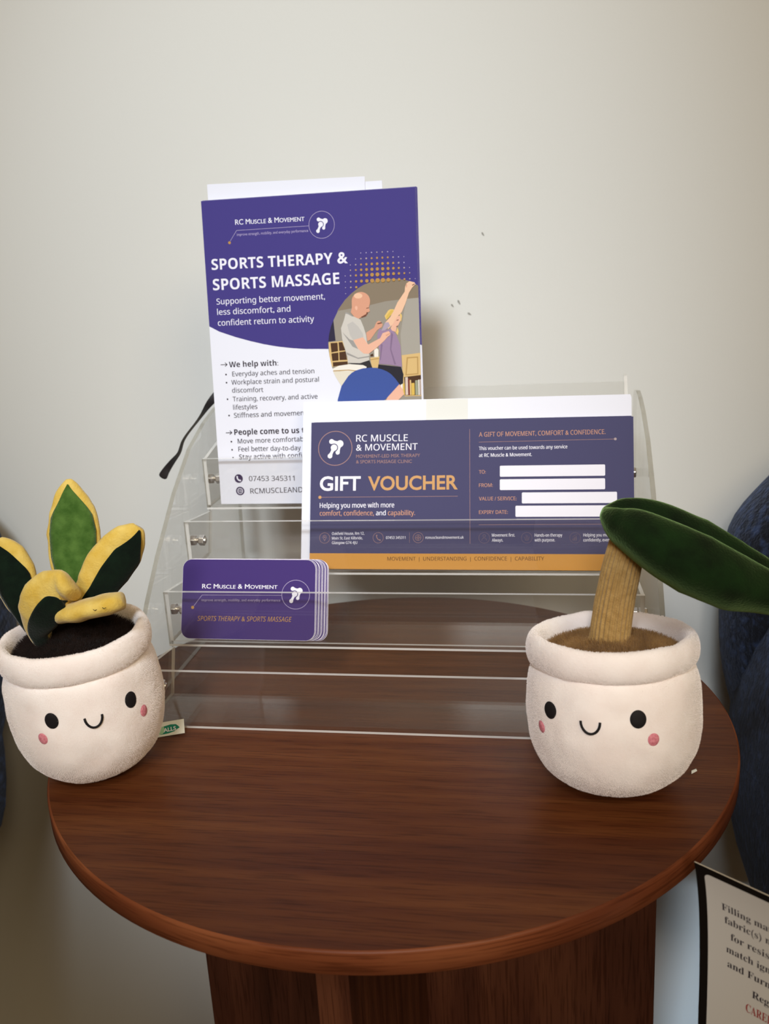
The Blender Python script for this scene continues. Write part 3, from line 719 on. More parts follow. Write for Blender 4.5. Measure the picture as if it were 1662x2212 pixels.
# ================================================================ acrylic leaflet stand
LY = [0.1183, 0.0722, 0.0261, -0.0201]      # inner face of each pocket's front lip, top tier first
LZ = [0.5811, 0.5483, 0.5155, 0.4827]       # upper side of each pocket floor
SX0, SX1 = -0.1475, 0.1505                  # pocket ends
PT = 0.0026                                 # sheet thickness
st = thing('leaflet_stand', (0, 0.1, TZ), 'clear acrylic four tier leaflet display stand on the round table', 'display stand')
ST = lambda p: (p[0], p[1]-0.1, p[2]-TZ)
def pocket(i):
    y, z = LY[i], LZ[i]; lean = 0.355 if i else 0.358; s = math.sin(lean); c = math.cos(lean)
    L = 0.0335 if i else 0.0755
    yf = y + 0.0365
    outer = [(y-PT, z+0.0345), (y-PT, z-PT), (yf+0.001, z-PT), (yf+L*s+PT*c, z+L*c-PT*s*0.2)]
    inner = [(yf+L*s, z+L*c), (yf, z), (y, z), (y, z+0.0345)]
    prof = outer + inner; n = len(prof)
    mb = MB()
    vs = [(SX0, p[0], p[1]) for p in prof] + [(SX1, p[0], p[1]) for p in prof]
    edge_idx = {3, 7}                       # sawn top edges of the back and of the lip
    for k in range(n):
        mb.add([vs[k], vs[(k+1) % n], vs[n+(k+1) % n], vs[n+k]], [(0, 1, 2, 3)], ACR_EDGE if k in edge_idx else ACR)
    for off in (0, n):
        for q in ((0, 1, 6, 7), (1, 2, 5, 6), (2, 3, 4, 5)): mb.add([vs[off+j] for j in q], [(0, 1, 2, 3)], ACR_SIDE)
    # bright strip painted as the glint where the sheet folds at the lip's foot
    mb.add([(SX0, y-PT-0.0001, z-PT), (SX1, y-PT-0.0001, z-PT), (SX1, y-PT-0.0001, z-PT+0.0014), (SX0, y-PT-0.0001, z-PT+0.0014)], [(0, 1, 2, 3)], ACR_EDGE)
    mb.v = [ST(p) for p in mb.v]
    po = mb.build('pocket', st)
    # end plates closing the pocket
    ends = [(y, z), (yf, z), (yf+0.030*s, z+0.030*c), (y, z+0.034)]
    if i == 0:                              # the top pocket's plates run up to the top of its back, with a rounded tip
        ty, tz = yf + L*s, z + L*c
        ends = [(y, z), (yf, z), (ty+0.0045, tz-0.003), (ty+0.0040, tz+0.0025), (ty+0.0010, tz+0.0050), (ty-0.0025, tz+0.0045), (ty-0.0050, tz+0.0015), (yf+0.024*s-0.006, z+0.042), (y, z+0.034)]
    for x0, x1 in ((SX0, SX0+0.0022), (SX1-0.0022, SX1)):
        mb = MB(); mb.prism(ends, lambda p: ST((x0, p[0], p[1])), lambda p: ST((x1, p[0], p[1])), ACR, ACR_EDGE)
        mb.build('end_plate', po)
for i in range(4): pocket(i)
PX = (-0.1565, 0.1595)
front = [(-0.026, 0.4806), (-0.015, 0.500), (-0.002, 0.5225), (0.018, 0.5455), (0.042, 0.5684), (0.080, 0.600), (0.116, 0.623), (0.150, 0.6355), (0.176, 0.6415), (0.193, 0.6432), (0.207, 0.6415), (0.2155, 0.6355), (0.219, 0.626), (0.217, 0.61), (0.206, 0.4806)]
for x in PX:
    x0, x1 = (x-0.0015, x+0.0015)
    mb = MB(); mb.prism(front, lambda p: ST((x0, p[0], p[1])), lambda p: ST((x1, p[0], p[1])), ACR, ACR_SIDE)
    mb.build('side_panel', st)
def hexprism(mb, x0, x1, y, z, r, mat, seg=6, ph=0.3):
    n = seg
    a = [(x0, y + r*math.cos(2*PI*k/n+ph), z + r*math.sin(2*PI*k/n+ph)) for k in range(n)]
    b = [(x1, p[1], p[2]) for p in a]
    mb.add(a, [tuple(range(n))], mat); mb.add(b, [tuple(reversed(range(n)))], mat)
    mb.add(a + b, [(k, (k+1) % n, n+(k+1) % n, n+k) for k in range(n)], mat)
for i in range(4):
    y, z = LY[i]+0.0165, LZ[i]+0.0155
    for sg, xe, xp in ((1, SX0, PX[0]), (-1, SX1, PX[1])):
        mb = MB(); hexprism(mb, xe - sg*0.0034, xe + sg*0.0072, y, z, 0.0019, CHROME, 12)
        hexprism(mb, xe + sg*0.0024, xe + sg*0.0062, y, z, 0.0040, CHROME)
        mb.v = [ST(p) for p in mb.v]; bo = bevel(mb.build('bolt', st), 0.0005)
        mb = MB(); hexprism(mb, xe - sg*0.0002, xe - sg*0.0034, y, z, 0.0040, CHROME, ph=0.8)
        mb.v = [ST(p) for p in mb.v]; bevel(mb.build('nut', bo), 0.0006)
        mb = MB(); hexprism(mb, xe - sg*0.0035, xp + sg*0.0016, y, z, 0.0030, ACR, 16)
        mb.v = [ST(p) for p in mb.v]; mb.build('spacer', bo)

# ================================================================ flyers in the top tier
FM = frame((1.0, -0.00017, -0.00156), (0.00157, 0.10571, 0.9944))
FO = Vector((-0.13764, 0.11834, 0.58163)) + FM @ Vector((0, 0, -0.0002))
def flyer(off, label):
    f = thing('flyer', FO + FM @ Vector(off), label, 'flyer', 'sports therapy flyers in the top tier', FM)
    sheet_mesh('paper_sheet', f, [(0, 0), (148, 0), (148, 210), (0, 210)], 0.0003, PAPER, PAPER_EDGE)
    return f
f1 = flyer((0, 0, 0), 'purple and white sports therapy flyer with a treatment photo, front of the pile')
print_art(FLYER_ART, f1, 147.98)
def plain_back(t, label):
    k = Ink(147.98); k.item(('P', FLYER_ART['purple_field'][0][1], 'purple')); k.build('purple_field', t)
f2 = flyer((0.0006, 0.0004, -0.0007), 'purple flyer second in the pile, its right edge just showing behind the front one'); plain_back(f2, '')
f3 = flyer((0.0011, 0.0001, -0.0013), 'purple flyer third in the pile, a sliver at its right edge showing behind two others'); plain_back(f3, '')
def white_sheet(u0, u1, h0, h1, back, label):
    ws = thing('paper_sheet', FO + FM @ Vector((0, 0, -back)), label, 'paper', 'blank sheets behind the flyers', FM)
    sheet_mesh('sheet', ws, [(u0, 0), (u1, 0), (u1, h1), (u0, h0)], 0.0003, PAPER, PAPER_EDGE)
white_sheet(3.9, 113.8, 221.2, 219.4, 0.0035, 'blank white sheet standing tallest behind the purple flyers')
white_sheet(6.0, 125.2, 216.5, 216.2, 0.0045, 'blank white sheet rearmost behind the flyers, its top right corner stepping lower')

# ================================================================ gift vouchers and envelopes in the second tier
VM = frame((0.99999, -0.0013, -0.0035), (0.00374, 0.34804, 0.93747))
VO = Vector((-0.06333, 0.0722, 0.54884)) + VM @ Vector((0, 0, -0.0002))
CARDV = ink('navy')
def voucher(off, label):
    v = thing('gift_voucher', VO + VM @ Vector(off), label, 'voucher', 'gift vouchers in the second tier', VM)
    mb = sheet_mesh('card_body', v, [(0, 0), (210, 0), (210, 99), (0, 99)], 0.00035, CARDV, PAPER_EDGE)
    k = Ink(); k.z = 0.00002; k.item(('p', [(0, 0), (210, 0), (210, 10.4), (0, 10.4)], 'band')); k.build('gold_band', v)
    return v
v1 = voucher((0, 0, 0), 'navy gift voucher with gold lettering and white form fields, front of the pile')
print_art(VOUCHER_ART, v1)
voucher((0.0022, -0.0002, -0.0008), 'navy gift voucher second in the pile, set a little right of the front one')
voucher((0.0012, 0.0004, -0.0016), 'navy gift voucher at the back of the pile, only its top edge showing')
def envelope(u0, u1, h, back, label):
    e = thing('envelope', VO + VM @ Vector((0, 0, -back)), label, 'envelope', 'white envelopes behind the vouchers', VM)
    sheet_mesh('envelope_body', e, [(u0+0.6, 0), (u1-0.6, 0), (u1, 0.6), (u1, h-0.6), (u1-0.6, h), (u0+0.6, h), (u0, h-0.6), (u0, 0.6)], 0.0006, PAPER, PAPER_EDGE)
    return e
e1 = envelope(-6.6, 211.0, 113.6, 0.0026, 'long white envelope standing right behind the navy vouchers')
SEAM = base_mat('envelope_lining', (216, 215, 209), 0.8)
sheet_mesh('side_flap', e1, [(-6.2, 0.5), (78, 0.5), (78, 113.4), (-6.2, 113.4)], 0.0003, PAPER, PAPER_EDGE, 0.0003)
o = sheet_mesh('inner_flap', e1, [(78, 0.5), (106, 0.5), (106, 113.4), (78, 113.4)], 0.00015, SEAM, PAPER_EDGE, 0.00015); tag(o, 'warmer white strip between the flaps')
e2 = envelope(-5.6, 211.4, 112.9, 0.0037, 'long white envelope rearmost behind the vouchers')

# ================================================================ business cards in the third tier
CM = frame((0.99999, -0.00159, -0.00404), (0.00434, 0.36536, 0.93085))
CO = Vector((-0.14066, 0.02646, 0.51696)) + CM @ Vector((0, 0, -0.0002))
VIOLET = ink('violet')
shift = [0, 0.6, 1.7, 2.3, 3.4, 4.0, 5.1, 5.6, 6.6, 7.2]
which = ['front', 'second', 'third', 'fourth', 'fifth', 'sixth', 'seventh', 'eighth', 'ninth', 'rearmost']
for i, s in enumerate(shift):
    c = thing('business_card', CO + CM @ Vector((s/1000, 0.0002*(i % 3), -i*0.00052)),
              'violet business card with circled logo and gold line, front of its pile' if i == 0 else
              'violet business card with rounded corners, %s counted from the front of its pile' % which[i] if i < 9 else
              'violet business card with rounded corners, rearmost of its pile and furthest right', 'business card', 'business cards in the third tier', CM)
    pts = rrect(0, 0, 89.5, 51.5, 6.2, 8)
    sheet_mesh('card_body', c, pts, 0.0005, PAPER_EDGE, PAPER_EDGE)
    k = Ink(); k.z = 0.00002; q = rrect(0.15, 0.15, 89.5-0.28, 51.35, 6.0, 8); k.item(('p', q, 'violet')); k.build('violet_face', c)
    if i == 0: print_art(CARD_ART, c)

# ================================================================ ribbon over the left side panel
mb = MB(); path = [(-0.128, 0.158, 0.6675, 0.0035, 0.6), (-0.139, 0.155, 0.6615, 0.0035, 0.7), (-0.1479, 0.1515, 0.6525, 0.0032, 0.9), (-0.1525, 0.1505, 0.6475, 0.0024, 1.15), (-0.1567, 0.150, 0.6418, 0.0014, 1.35), (-0.162, 0.150, 0.6358, 0.0010, 1.45),
        (-0.1678, 0.150, 0.6299, 0.0010, 1.5), (-0.1715, 0.149, 0.6255, 0.0011, 1.45), (-0.1743, 0.148, 0.6212, 0.0013, 1.4), (-0.1757, 0.147, 0.6159, 0.0015, 1.45), (-0.1775, 0.146, 0.6125, 0.0015, 1.2), (-0.181, 0.145, 0.609, 0.0021, 0.95),
        (-0.1856, 0.144, 0.6036, 0.0028, 0.8), (-0.189, 0.143, 0.599, 0.0034, 0.75), (-0.1912, 0.143, 0.5950, 0.0042, 0.7)]
rows = [[], []]
P0 = [Vector(p[:3]) for p in path]
r0, r1 = [], []
for i, p in enumerate(path):
    t = (P0[min(i+1, len(P0)-1)] - P0[max(i-1, 0)]).normalized()
    inpl = Vector((-t.z, 0, t.x)).normalized()
    wv = (inpl*p[3] + Vector((-0.37, 0.92, -0.15))*math.sqrt(max(0, 0.0030**2 - p[3]**2)))
    r0.append(tuple(P0[i]-wv)); r1.append(tuple(P0[i]+wv))
mb.grid([r0, r1], RIBBON)
rb = mb.build('ribbon'); tag(rb, 'thin black twisted ribbon hanging over the left side of the clear stand', 'ribbon')
md = rb.modifiers.new('thick', 'SOLIDIFY'); md.thickness = 0.0003
md = rb.modifiers.new('sub', 'SUBSURF'); md.levels = 2; md.render_levels = 2

# ================================================================ plush plants
def plush_mat(name, c1, c2, sheen=0.35, scale=160, bump=0.35, dist=0.0012, bscale=900):
    m = base_mat(name, c1, 0.95, 0.12, sheen=sheen); m.node_tree.nodes['Principled BSDF'].inputs['Sheen Roughness'].default_value = 0.45
    return add_noise(m, c1, c2, scale, 5, 0.35, 0.68, bump=bump, bscale=bscale, dist=dist)
CREAM = plush_mat('cream_plush', (240, 229, 224), (246, 238, 234), 0.35, 60, 0.25, 0.0006, 700)
SOIL_D = plush_mat('dark_brown_plush', (22, 11, 8), (36, 20, 14), 0.1, 240)
SOIL_L = plush_mat('tan_brown_plush', (122, 88, 48), (160, 122, 72), 0.3, 110)
YELLOW = plush_mat('yellow_plush', (198, 163, 68), (212, 184, 100), 0.3, 120)
GREEN_A = plush_mat('leaf_green_plush', (52, 82, 28), (76, 106, 46), 0.3, 160)
GREEN_D = plush_mat('dark_green_plush', (7, 18, 11), (12, 27, 16), 0.12, 160)
VELVET_G = plush_mat('green_velvet', (8, 19, 6), (17, 38, 12), 0.7, 70)
VELVET_G.node_tree.nodes['Principled BSDF'].inputs['Sheen Roughness'].default_value = 0.4
VELVET_G.node_tree.nodes['Principled BSDF'].inputs['Sheen Tint'].default_value = (0.50, 0.80, 0.30, 1)
STEM_M = plush_mat('tan_knit', (164, 130, 76), (182, 148, 92), 0.2, 300, 0.5, 0.0008, 1500)
BLACK_T = base_mat('black_embroidery', (20, 16, 18), 0.75, 0.3)
PINK_T = add_noise(base_mat('pink_embroidery', (212, 128, 140), 0.7, 0.3), (198, 108, 122), (222, 146, 156), 900, bump=0.5, dist=0.0004)
PROF = [(0.0, 0.0), (0.014, 0.0002), (0.0245, 0.0018), (0.0325, 0.0060), (0.0388, 0.0125), (0.0432, 0.0215), (0.0454, 0.032), (0.0459, 0.041), (0.0455, 0.050), (0.0446, 0.0575), (0.0425, 0.063), (0.0385, 0.067)]
def prof_r(z):
    for (r0, z0), (r1, z1) in zip(PROF[:-1], PROF[1:]):
        if z0 <= z <= z1: return r0 + (r1-r0)*(z-z0)/(z1-z0)
    return PROF[-1][0]
def prof_n(z):
    dr = (prof_r(z+0.003) - prof_r(z-0.003))/0.006
    return (1/math.hypot(1, dr), -dr/math.hypot(1, dr))
def fuzz(o, count, length, thick=0.00016):
    """short pile standing off a plush surface"""
    md = o.modifiers.new('pile', 'PARTICLE_SYSTEM'); ps = md.particle_system.settings
    ps.type = 'HAIR'; ps.count = count; ps.hair_length = length; ps.hair_step = 2
    ps.emit_from = 'FACE'; ps.use_modifier_stack = False
    ps.root_radius = 1.0; ps.tip_radius = 0.3; ps.radius_scale = thick
    ps.factor_random = length*0.06; ps.brownian_factor = length*0.10
    ps.material = 1
def plush_pot(name, base, face_az, tilt_axis, tilt, back, soil_mat, label, cat, seed, size, tall, dz, dome):
    t = thing(name, base, label, cat)
    # the soft pot lolls to one side and leans back; it rests on the lowest point of its rounded bottom
    rot = Matrix.Rotation(back, 3, 'X') @ Matrix.Rotation(tilt, 3, Vector(tilt_axis))
    lift = -min((rot @ Vector((r*size*math.cos(a/12), r*size*math.sin(a/12), z*size*tall))).z for r, z in PROF for a in range(76)) + 0.0012
    def X(p): return tuple(rot @ Vector((p[0]*size, p[1]*size, p[2]*size*tall)) + Vector((0, 0, lift)))
    def wob(p, amp=0.0011):
        v = Vector(p); n = noise.noise(v*38 + Vector((seed, seed*2, 0)))*amp + noise.noise(v*110 + Vector((seed, 3, 1)))*amp*0.45
        k = Vector((v.x, v.y, 0)); 
        if k.length > 1e-5: k.normalize()
        return tuple(v + k*n)
    # smooth profile
    pr = []
    for i in range(len(PROF)-1):
        for k in range(4):
            f = k/4; p0 = PROF[max(i-1, 0)]; p1 = PROF[i]; p2 = PROF[i+1]; p3 = PROF[min(i+2, len(PROF)-1)]
            pr.append(tuple(0.5*(2*p1[j] + (p2[j]-p0[j])*f + (2*p0[j]-5*p1[j]+4*p2[j]-p3[j])*f*f + (-p0[j]+3*p1[j]-3*p2[j]+p3[j])*f**3) for j in (0, 1)))
    pr.append(PROF[-1])
    pr = [(max(r, 0), max(z, 0)) for r, z in pr]
    mb = MB(); mb.lathe(pr, CREAM, 96); mb.v = [X(wob(p)) for p in mb.v]; fuzz(mb.build('pot', t), 45000, 0.00042)
    # rolled rim
    mb = MB(); rows = []
    for k in range(97):
        th = 2*PI*k/96; row = []
        tr = 0.0070 + 0.0007*noise.noise(Vector((math.cos(th)*3+seed, math.sin(th)*3, 2)))
        zc = 0.0718 + 0.0010*noise.noise(Vector((math.cos(th)*2, math.sin(th)*2+seed, 5)))
        for j in range(20):
            a = 2*PI*j/20; rr = 0.0410 + tr*math.cos(a)*0.58; z = zc + tr*1.12*math.sin(a)
            row.append((rr*math.cos(th), rr*math.sin(th), z))
        rows.append(row)
    mb.grid(rows, CREAM, True); mb.v = [X(p) for p in mb.v]; fuzz(mb.build('rim', t), 24000, 0.00042)
    # soil cushion
    mb = MB(); rows = []
    for i in range(13):
        f = i/12; r = 0.0405*f
        rows.append([(r*math.cos(2*PI*k/48), r*math.sin(2*PI*k/48), 0.0690 + dome*(1 - f*f) - 0.003*f**4 + 0.0012*noise.noise(Vector((r*math.cos(2*PI*k/48)*120, r*math.sin(2*PI*k/48)*120, seed)))) for k in range(48)])
    mb.grid(rows, soil_mat, True); mb.v = [X(p) for p in mb.v]; so = mb.build('soil', t); fuzz(so, 16000, 0.0030)
    # embroidered face
    def surf(az, z, off):
        r = prof_r(z); nr, nz = prof_n(z); r += off*nr; zz = z + off*nz
        d = (math.sin(az), -math.cos(az))
        return X(wob((r*d[0], r*d[1], zz)))
    def patch(nm, az, z, ru, rv, mat):
        m = MB(); rows = []
        for i in range(6):
            f = i/5; rows.append([surf(az + ru*f*math.cos(2*PI*k/28)/prof_r(z), z + rv*f*math.sin(2*PI*k/28), 0.0003 + 0.0007*(1-f**3)) for k in range(28)])
        m.grid(rows, mat, True); return m.build(nm, t)
    h = math.radians
    for s in (-1, 1):
        patch('eye', face_az + s*h(29.3), 0.0440 + dz[0], 0.0041, 0.0043, BLACK_T)
        patch('cheek', face_az + s*h(38.6), 0.0345 + dz[1], 0.0030, 0.0031, PINK_T)
    m = MB(); pts = [surf(face_az + 0.0048*math.cos(PI + PI*k/12)/0.0457, 0.0420 + dz[2] + 0.0058*math.sin(PI + PI*k/12), 0.0005) for k in range(13)]
    m.tube(pts, 0.00062, BLACK_T, 8, up=(math.sin(face_az), -math.cos(face_az), 0.05)); m.build('mouth', t)
    return t, X
def spline(pts, n):
    out = []; P = [Vector(p) for p in pts]
    for i in range(len(P)-1):
        p0, p1, p2, p3 = P[max(i-1, 0)], P[i], P[i+1], P[min(i+2, len(P)-1)]
        for k in range(n):
            f = k/n; out.append(0.5*(2*p1 + (p2-p0)*f + (2*p0-5*p1+4*p2-p3)*f*f + (-p0+3*p1-3*p2+p3)*f**3))
    out.append(P[-1]); return out
def interp(a, f):
    x = f*(len(a)-1); i = min(int(x), len(a)-2); return a[i] + (a[i+1]-a[i])*(x-i)
def plush_leaf(t, base, spine, W, hw, th, rim_mat, inner_mat, inner_w=0.68, shift=0.0, t0=0.0, t1=0.86):
    """stuffed leaf: yellow pillow with a green inner panel sewn on its front"""
    B = Vector(base); S = spline(spine, 6); n = len(S); W = Vector(W).normalized()
    rows = []; pan = []
    for i, p in enumerate(S):
        f = i/(n-1); tg = (S[min(i+1, n-1)] - S[max(i-1, 0)]).normalized()
        w = (W - tg*W.dot(tg)).normalized(); nn = w.cross(tg).normalized()
        if nn.y > 0: nn = -nn
        a = interp(hw, f); b = interp(th, f)
        row = []
        for k in range(24):
            q = 2*PI*k/24; c, s = math.cos(q), math.sin(q)
            cc = math.copysign(abs(c)**0.85, c); ss = math.copysign(abs(s)**0.9, s)
            pos = p + w*a*cc + nn*b*ss
            pos += Vector((noise.noise(pos*150), noise.noise(pos*150+Vector((9, 0, 0))), noise.noise(pos*150+Vector((0, 9, 0)))))*0.0006
            row.append(tuple(pos - B))
        rows.append(row)
        if t0 <= f <= t1 and inner_mat:
            g = (f-t0)/(t1-t0); ww = inner_w*min(1.0, ((1-g)*2.6)**0.8) * a
            pr = []
            for k in range(11):
                s = -1 + k/5; u = s*ww + shift*a
                u = max(-0.985*a, min(0.985*a, u)); c = u/a
                hgt = b*max(0.0, 1-abs(c)**2.1)**0.47
                pr.append(tuple(p + w*u + nn*(hgt + 0.0007) - B))
            pan.append(pr)
    mb = MB(); mb.grid(rows, rim_mat, True)
    mb.add(rows[0], [tuple(range(24))], rim_mat, True); mb.add(rows[-1], [tuple(range(24))], rim_mat, True)
    lf = mb.build('leaf', t)
    if inner_mat:
        m2 = MB(); m2.grid(pan, inner_mat); po = m2.build('leaf_panel', lf)
        md = po.modifiers.new('thick', 'SOLIDIFY'); md.thickness = 0.0006; md.offset = 1
    return lf

# left plant: variegated leaves
LB = (-0.1560, -0.0675, TZ)
lp, LX = plush_pot('plush_plant', LB, math.radians(32.5), (-0.487, 0.873, 0), math.radians(-3.0), 0.0, SOIL_D,
          'white smiling plush pot with yellow edged green leaves, at the table left end', 'plush toy', 3.1, 0.905, 1.15, (0.0040, 0.0040, 0.0050), 0.0135)
plush_leaf(lp, LB, [(-0.1616, -0.0532, 0.5548), (-0.1652, -0.0461, 0.5847), (-0.1679, -0.0402, 0.5963), (-0.1695, -0.0349, 0.6084), (-0.1710, -0.0306, 0.6208), (-0.1724, -0.0279, 0.6310), (-0.1724, -0.0271, 0.6376)],
           (0.93, 0.3, -0.02), [0.008, 0.0125, 0.0146, 0.0150, 0.0125, 0.0075, 0.0015], [0.004, 0.0045, 0.0048, 0.0048, 0.0045, 0.0035, 0.001], YELLOW, GREEN_A, 0.84, 0.0, 0.1, 0.93)
plush_leaf(lp, LB, [(-0.1480, -0.0480, 0.5680), (-0.1507, -0.0688, 0.5785), (-0.1431, -0.0677, 0.5887), (-0.1358, -0.0655, 0.5986), (-0.1280, -0.0624, 0.6079), (-0.1222, -0.0604, 0.6149), (-0.1193, -0.0585, 0.6190)],
           (0.72, 0.25, -0.42), [0.004, 0.0065, 0.0105, 0.0125, 0.0120, 0.0085, 0.003], [0.004, 0.005, 0.0056, 0.0056, 0.005, 0.0045, 0.002], YELLOW, GREEN_D, 0.62, 0.34, 0.14, 0.97)
plush_leaf(lp, LB, [(-0.1771, -0.0680, 0.5548), (-0.1837, -0.0680, 0.5670), (-0.1863, -0.0678, 0.5764), (-0.1885, -0.0675, 0.5857), (-0.1913, -0.0661, 0.5959), (-0.1952, -0.0640, 0.6057), (-0.1994, -0.0629, 0.6130)],
           (0.85, 0.25, 0.33), [0.004, 0.0055, 0.0085, 0.0112, 0.0120, 0.0100, 0.003], [0.004, 0.0045, 0.005, 0.005, 0.005, 0.0045, 0.002], YELLOW, GREEN_D, 0.80, 0.02, 0.12, 0.93)
plush_leaf(lp, LB, [(-0.1698, -0.0824, 0.5616), (-0.1704, -0.0847, 0.5715), (-0.1657, -0.0888, 0.5814), (-0.1601, -0.0899, 0.5890), (-0.1538, -0.0890, 0.5937), (-0.1479, -0.0896, 0.5952), (-0.1431, -0.0922, 0.5927)],
           (0.62, 0.1, -0.72), [0.004, 0.0075, 0.0118, 0.0128, 0.0125, 0.0105, 0.0055], [0.004, 0.0055, 0.006, 0.006, 0.006, 0.0055, 0.003], YELLOW, GREEN_D, 0.55, 0.42, 0.02, 0.93)
e = plush_leaf(lp, LB, [(-0.1557, -0.0824, 0.5786), (-0.1528, -0.0848, 0.5799), (-0.1453, -0.0867, 0.5818), (-0.1356, -0.0872, 0.5843), (-0.1265, -0.0867, 0.5863), (-0.1209, -0.0858, 0.5873), (-0.1190, -0.0853, 0.5877)],
           (0.15, -1, 0.15), [0.005, 0.009, 0.011, 0.011, 0.010, 0.0075, 0.003], [0.003, 0.0046, 0.0052, 0.0052, 0.0052, 0.0046, 0.002], YELLOW, None)
mb = MB()
for x, z in ((-0.1329, 0.5864), (-0.1297, 0.5871), (-0.1246, 0.5882)):
    mb.tube([(x-0.0010-LB[0], -0.0972-LB[1], z-LB[2]), (x-LB[0], -0.0976-LB[1], z-0.0004-LB[2]), (x+0.0010-LB[0], -0.0972-LB[1], z-LB[2])], 0.00016, BLACK_T, 6)
mb.build('stitch', e)
# its sewn-in cloth tag, lying on the table
TAGM = frame((0.93, 0.34, 0.03), (-0.28, 0.78, 0.55))
TO = Vector((-0.1365, -0.0368, 0.4806)) - Vector(LB)
PT_TAG = base_mat('tag_cloth', (222, 224, 214), 0.7)
m = MB(); m.prism([(0, 0), (17.5, 0), (17.5, 9.5), (0, 9.5)], lambda p: (p[0]/1000, p[1]/1000, 0.0003), lambda p: (p[0]/1000, p[1]/1000, 0.0), PT_TAG)
tg = m.build('cloth_tag', lp); mm = TAGM.to_4x4(); mm.translation = TO; tg.matrix_local = mm
k = Ink(); k.z = 0.00035
k.item(('p', [(1, 2.0), (4, 1.2), (8, 1.4), (11.5, 2.2), (13.6, 3.6), (14.8, 4.2), (13.8, 5.6), (12.6, 6.8), (9.5, 7.2), (6, 6.6), (3, 6.2), (1, 6.0)], 'tgreen'))
k.item(('p', [(0.3, 1.6), (4.5, 1.5), (6.0, 3.6), (5.4, 6.4), (0.3, 6.6)], 'tpale'))
k.item(('t', 'ALLS', 5.2, 2.6, 7.4, 2.5, 0.05, 'white', 'h')); k.build('tag_print', tg)

# right plant: stem and one big velvet leaf
RB = (0.1282, -0.0665, TZ)
rp, RX = plush_pot('plush_plant', RB, math.radians(-17.0), (0, 1, 0), math.radians(-1.5), math.radians(-8.0), SOIL_L,
          'white smiling plush pot with ribbed tan stem and one large drooping green leaf', 'plush toy', 8.4, 0.945, 1.06, (0.0042, 0.0034, 0.0048), 0.006)
S = spline([(0.1253, -0.0566, 0.5552), (0.1259, -0.0567, 0.5620), (0.1277, -0.0571, 0.5778), (0.1311, -0.0589, 0.5980), (0.1350, -0.0595, 0.6134)], 10)
rows = []; n = len(S)
for i, p in enumerate(S):
    f = i/(n-1); tgn = (S[min(i+1, n-1)] - S[max(i-1, 0)]).normalized(); a = tgn.cross(Vector((0, 1, 0))).normalized(); b = tgn.cross(a)
    r = 0.0103 - 0.0016*f + 0.0028*max(0, 1-f*7)**2
    rows.append([tuple(p + (r + 0.00035*math.cos(26*2*PI*k/208))*(math.cos(2*PI*k/208)*a + math.sin(2*PI*k/208)*b)*(1+0.03*noise.noise(Vector((f*7, k/30, 0)))) - Vector(RB)) for k in range(208)])
mb = MB(); mb.grid(rows, STEM_M, True); mb.build('stem', rp)
SP = spline([(0.1208, -0.0619, 0.6262), (0.1253, -0.0624, 0.6241), (0.1309, -0.0626, 0.6214), (0.1424, -0.0637, 0.6166), (0.1638, -0.0655, 0.6052), (0.1807, -0.0667, 0.5969), (0.1980, -0.0672, 0.5901), (0.2148, -0.0659, 0.5844), (0.2277, -0.0647, 0.5805)], 8)
hh = [0.002, 0.0075, 0.0112, 0.0148, 0.0178, 0.0160, 0.0118, 0.007, 0.001]
hw = [0.004, 0.0125, 0.018, 0.024, 0.029, 0.027, 0.021, 0.0125, 0.001]
rows = []; n = len(SP)
for i, p in enumerate(SP):
    f = i/(n-1); tgn = (SP[min(i+1, n-1)] - SP[max(i-1, 0)]).normalized(); w_ = Vector((0.12, 1, 0)); w_ = (w_ - tgn*w_.dot(tgn)).normalized(); u_ = w_.cross(tgn)
    if u_.z < 0: u_ = -u_
    a = interp(hw, f); b = interp(hh, f); row = []
    for k in range(64):
        q = 2*PI*k/64; g = 1 - 0.62*math.exp(-((q-PI*0.5)/0.30)**2)*min(1, f*6)
        pos = p + w_*a*math.cos(q) + u_*b*math.sin(q)*g
        pos += Vector((0, 1, 0))*noise.noise(pos*60)*0.0012 + Vector((0, 0, 1))*noise.noise(pos*60 + Vector((5, 5, 5)))*0.0012
        row.append(tuple(pos - Vector(RB)))
    rows.append(row)
mb = MB(); mb.grid(rows, VELVET_G, True); mb.add(rows[0], [tuple(range(64))], VELVET_G, True); mb.add(rows[-1], [tuple(range(64))], VELVET_G, True)
mb.build('leaf', rp)
m = MB(); m.prism([(0, 0), (2.4, 1.4), (2.0, 2.6), (0, 1.8)], lambda p: (0.0395+p[0]/1000*1.2, 0.010+p[0]/1000*0.3, 0.0022+p[1]/1000), lambda p: (0.0395+p[0]/1000*1.2, 0.0104+p[0]/1000*0.3, 0.0022+p[1]/1000), PT_TAG)
m.build('cloth_tag', rp)

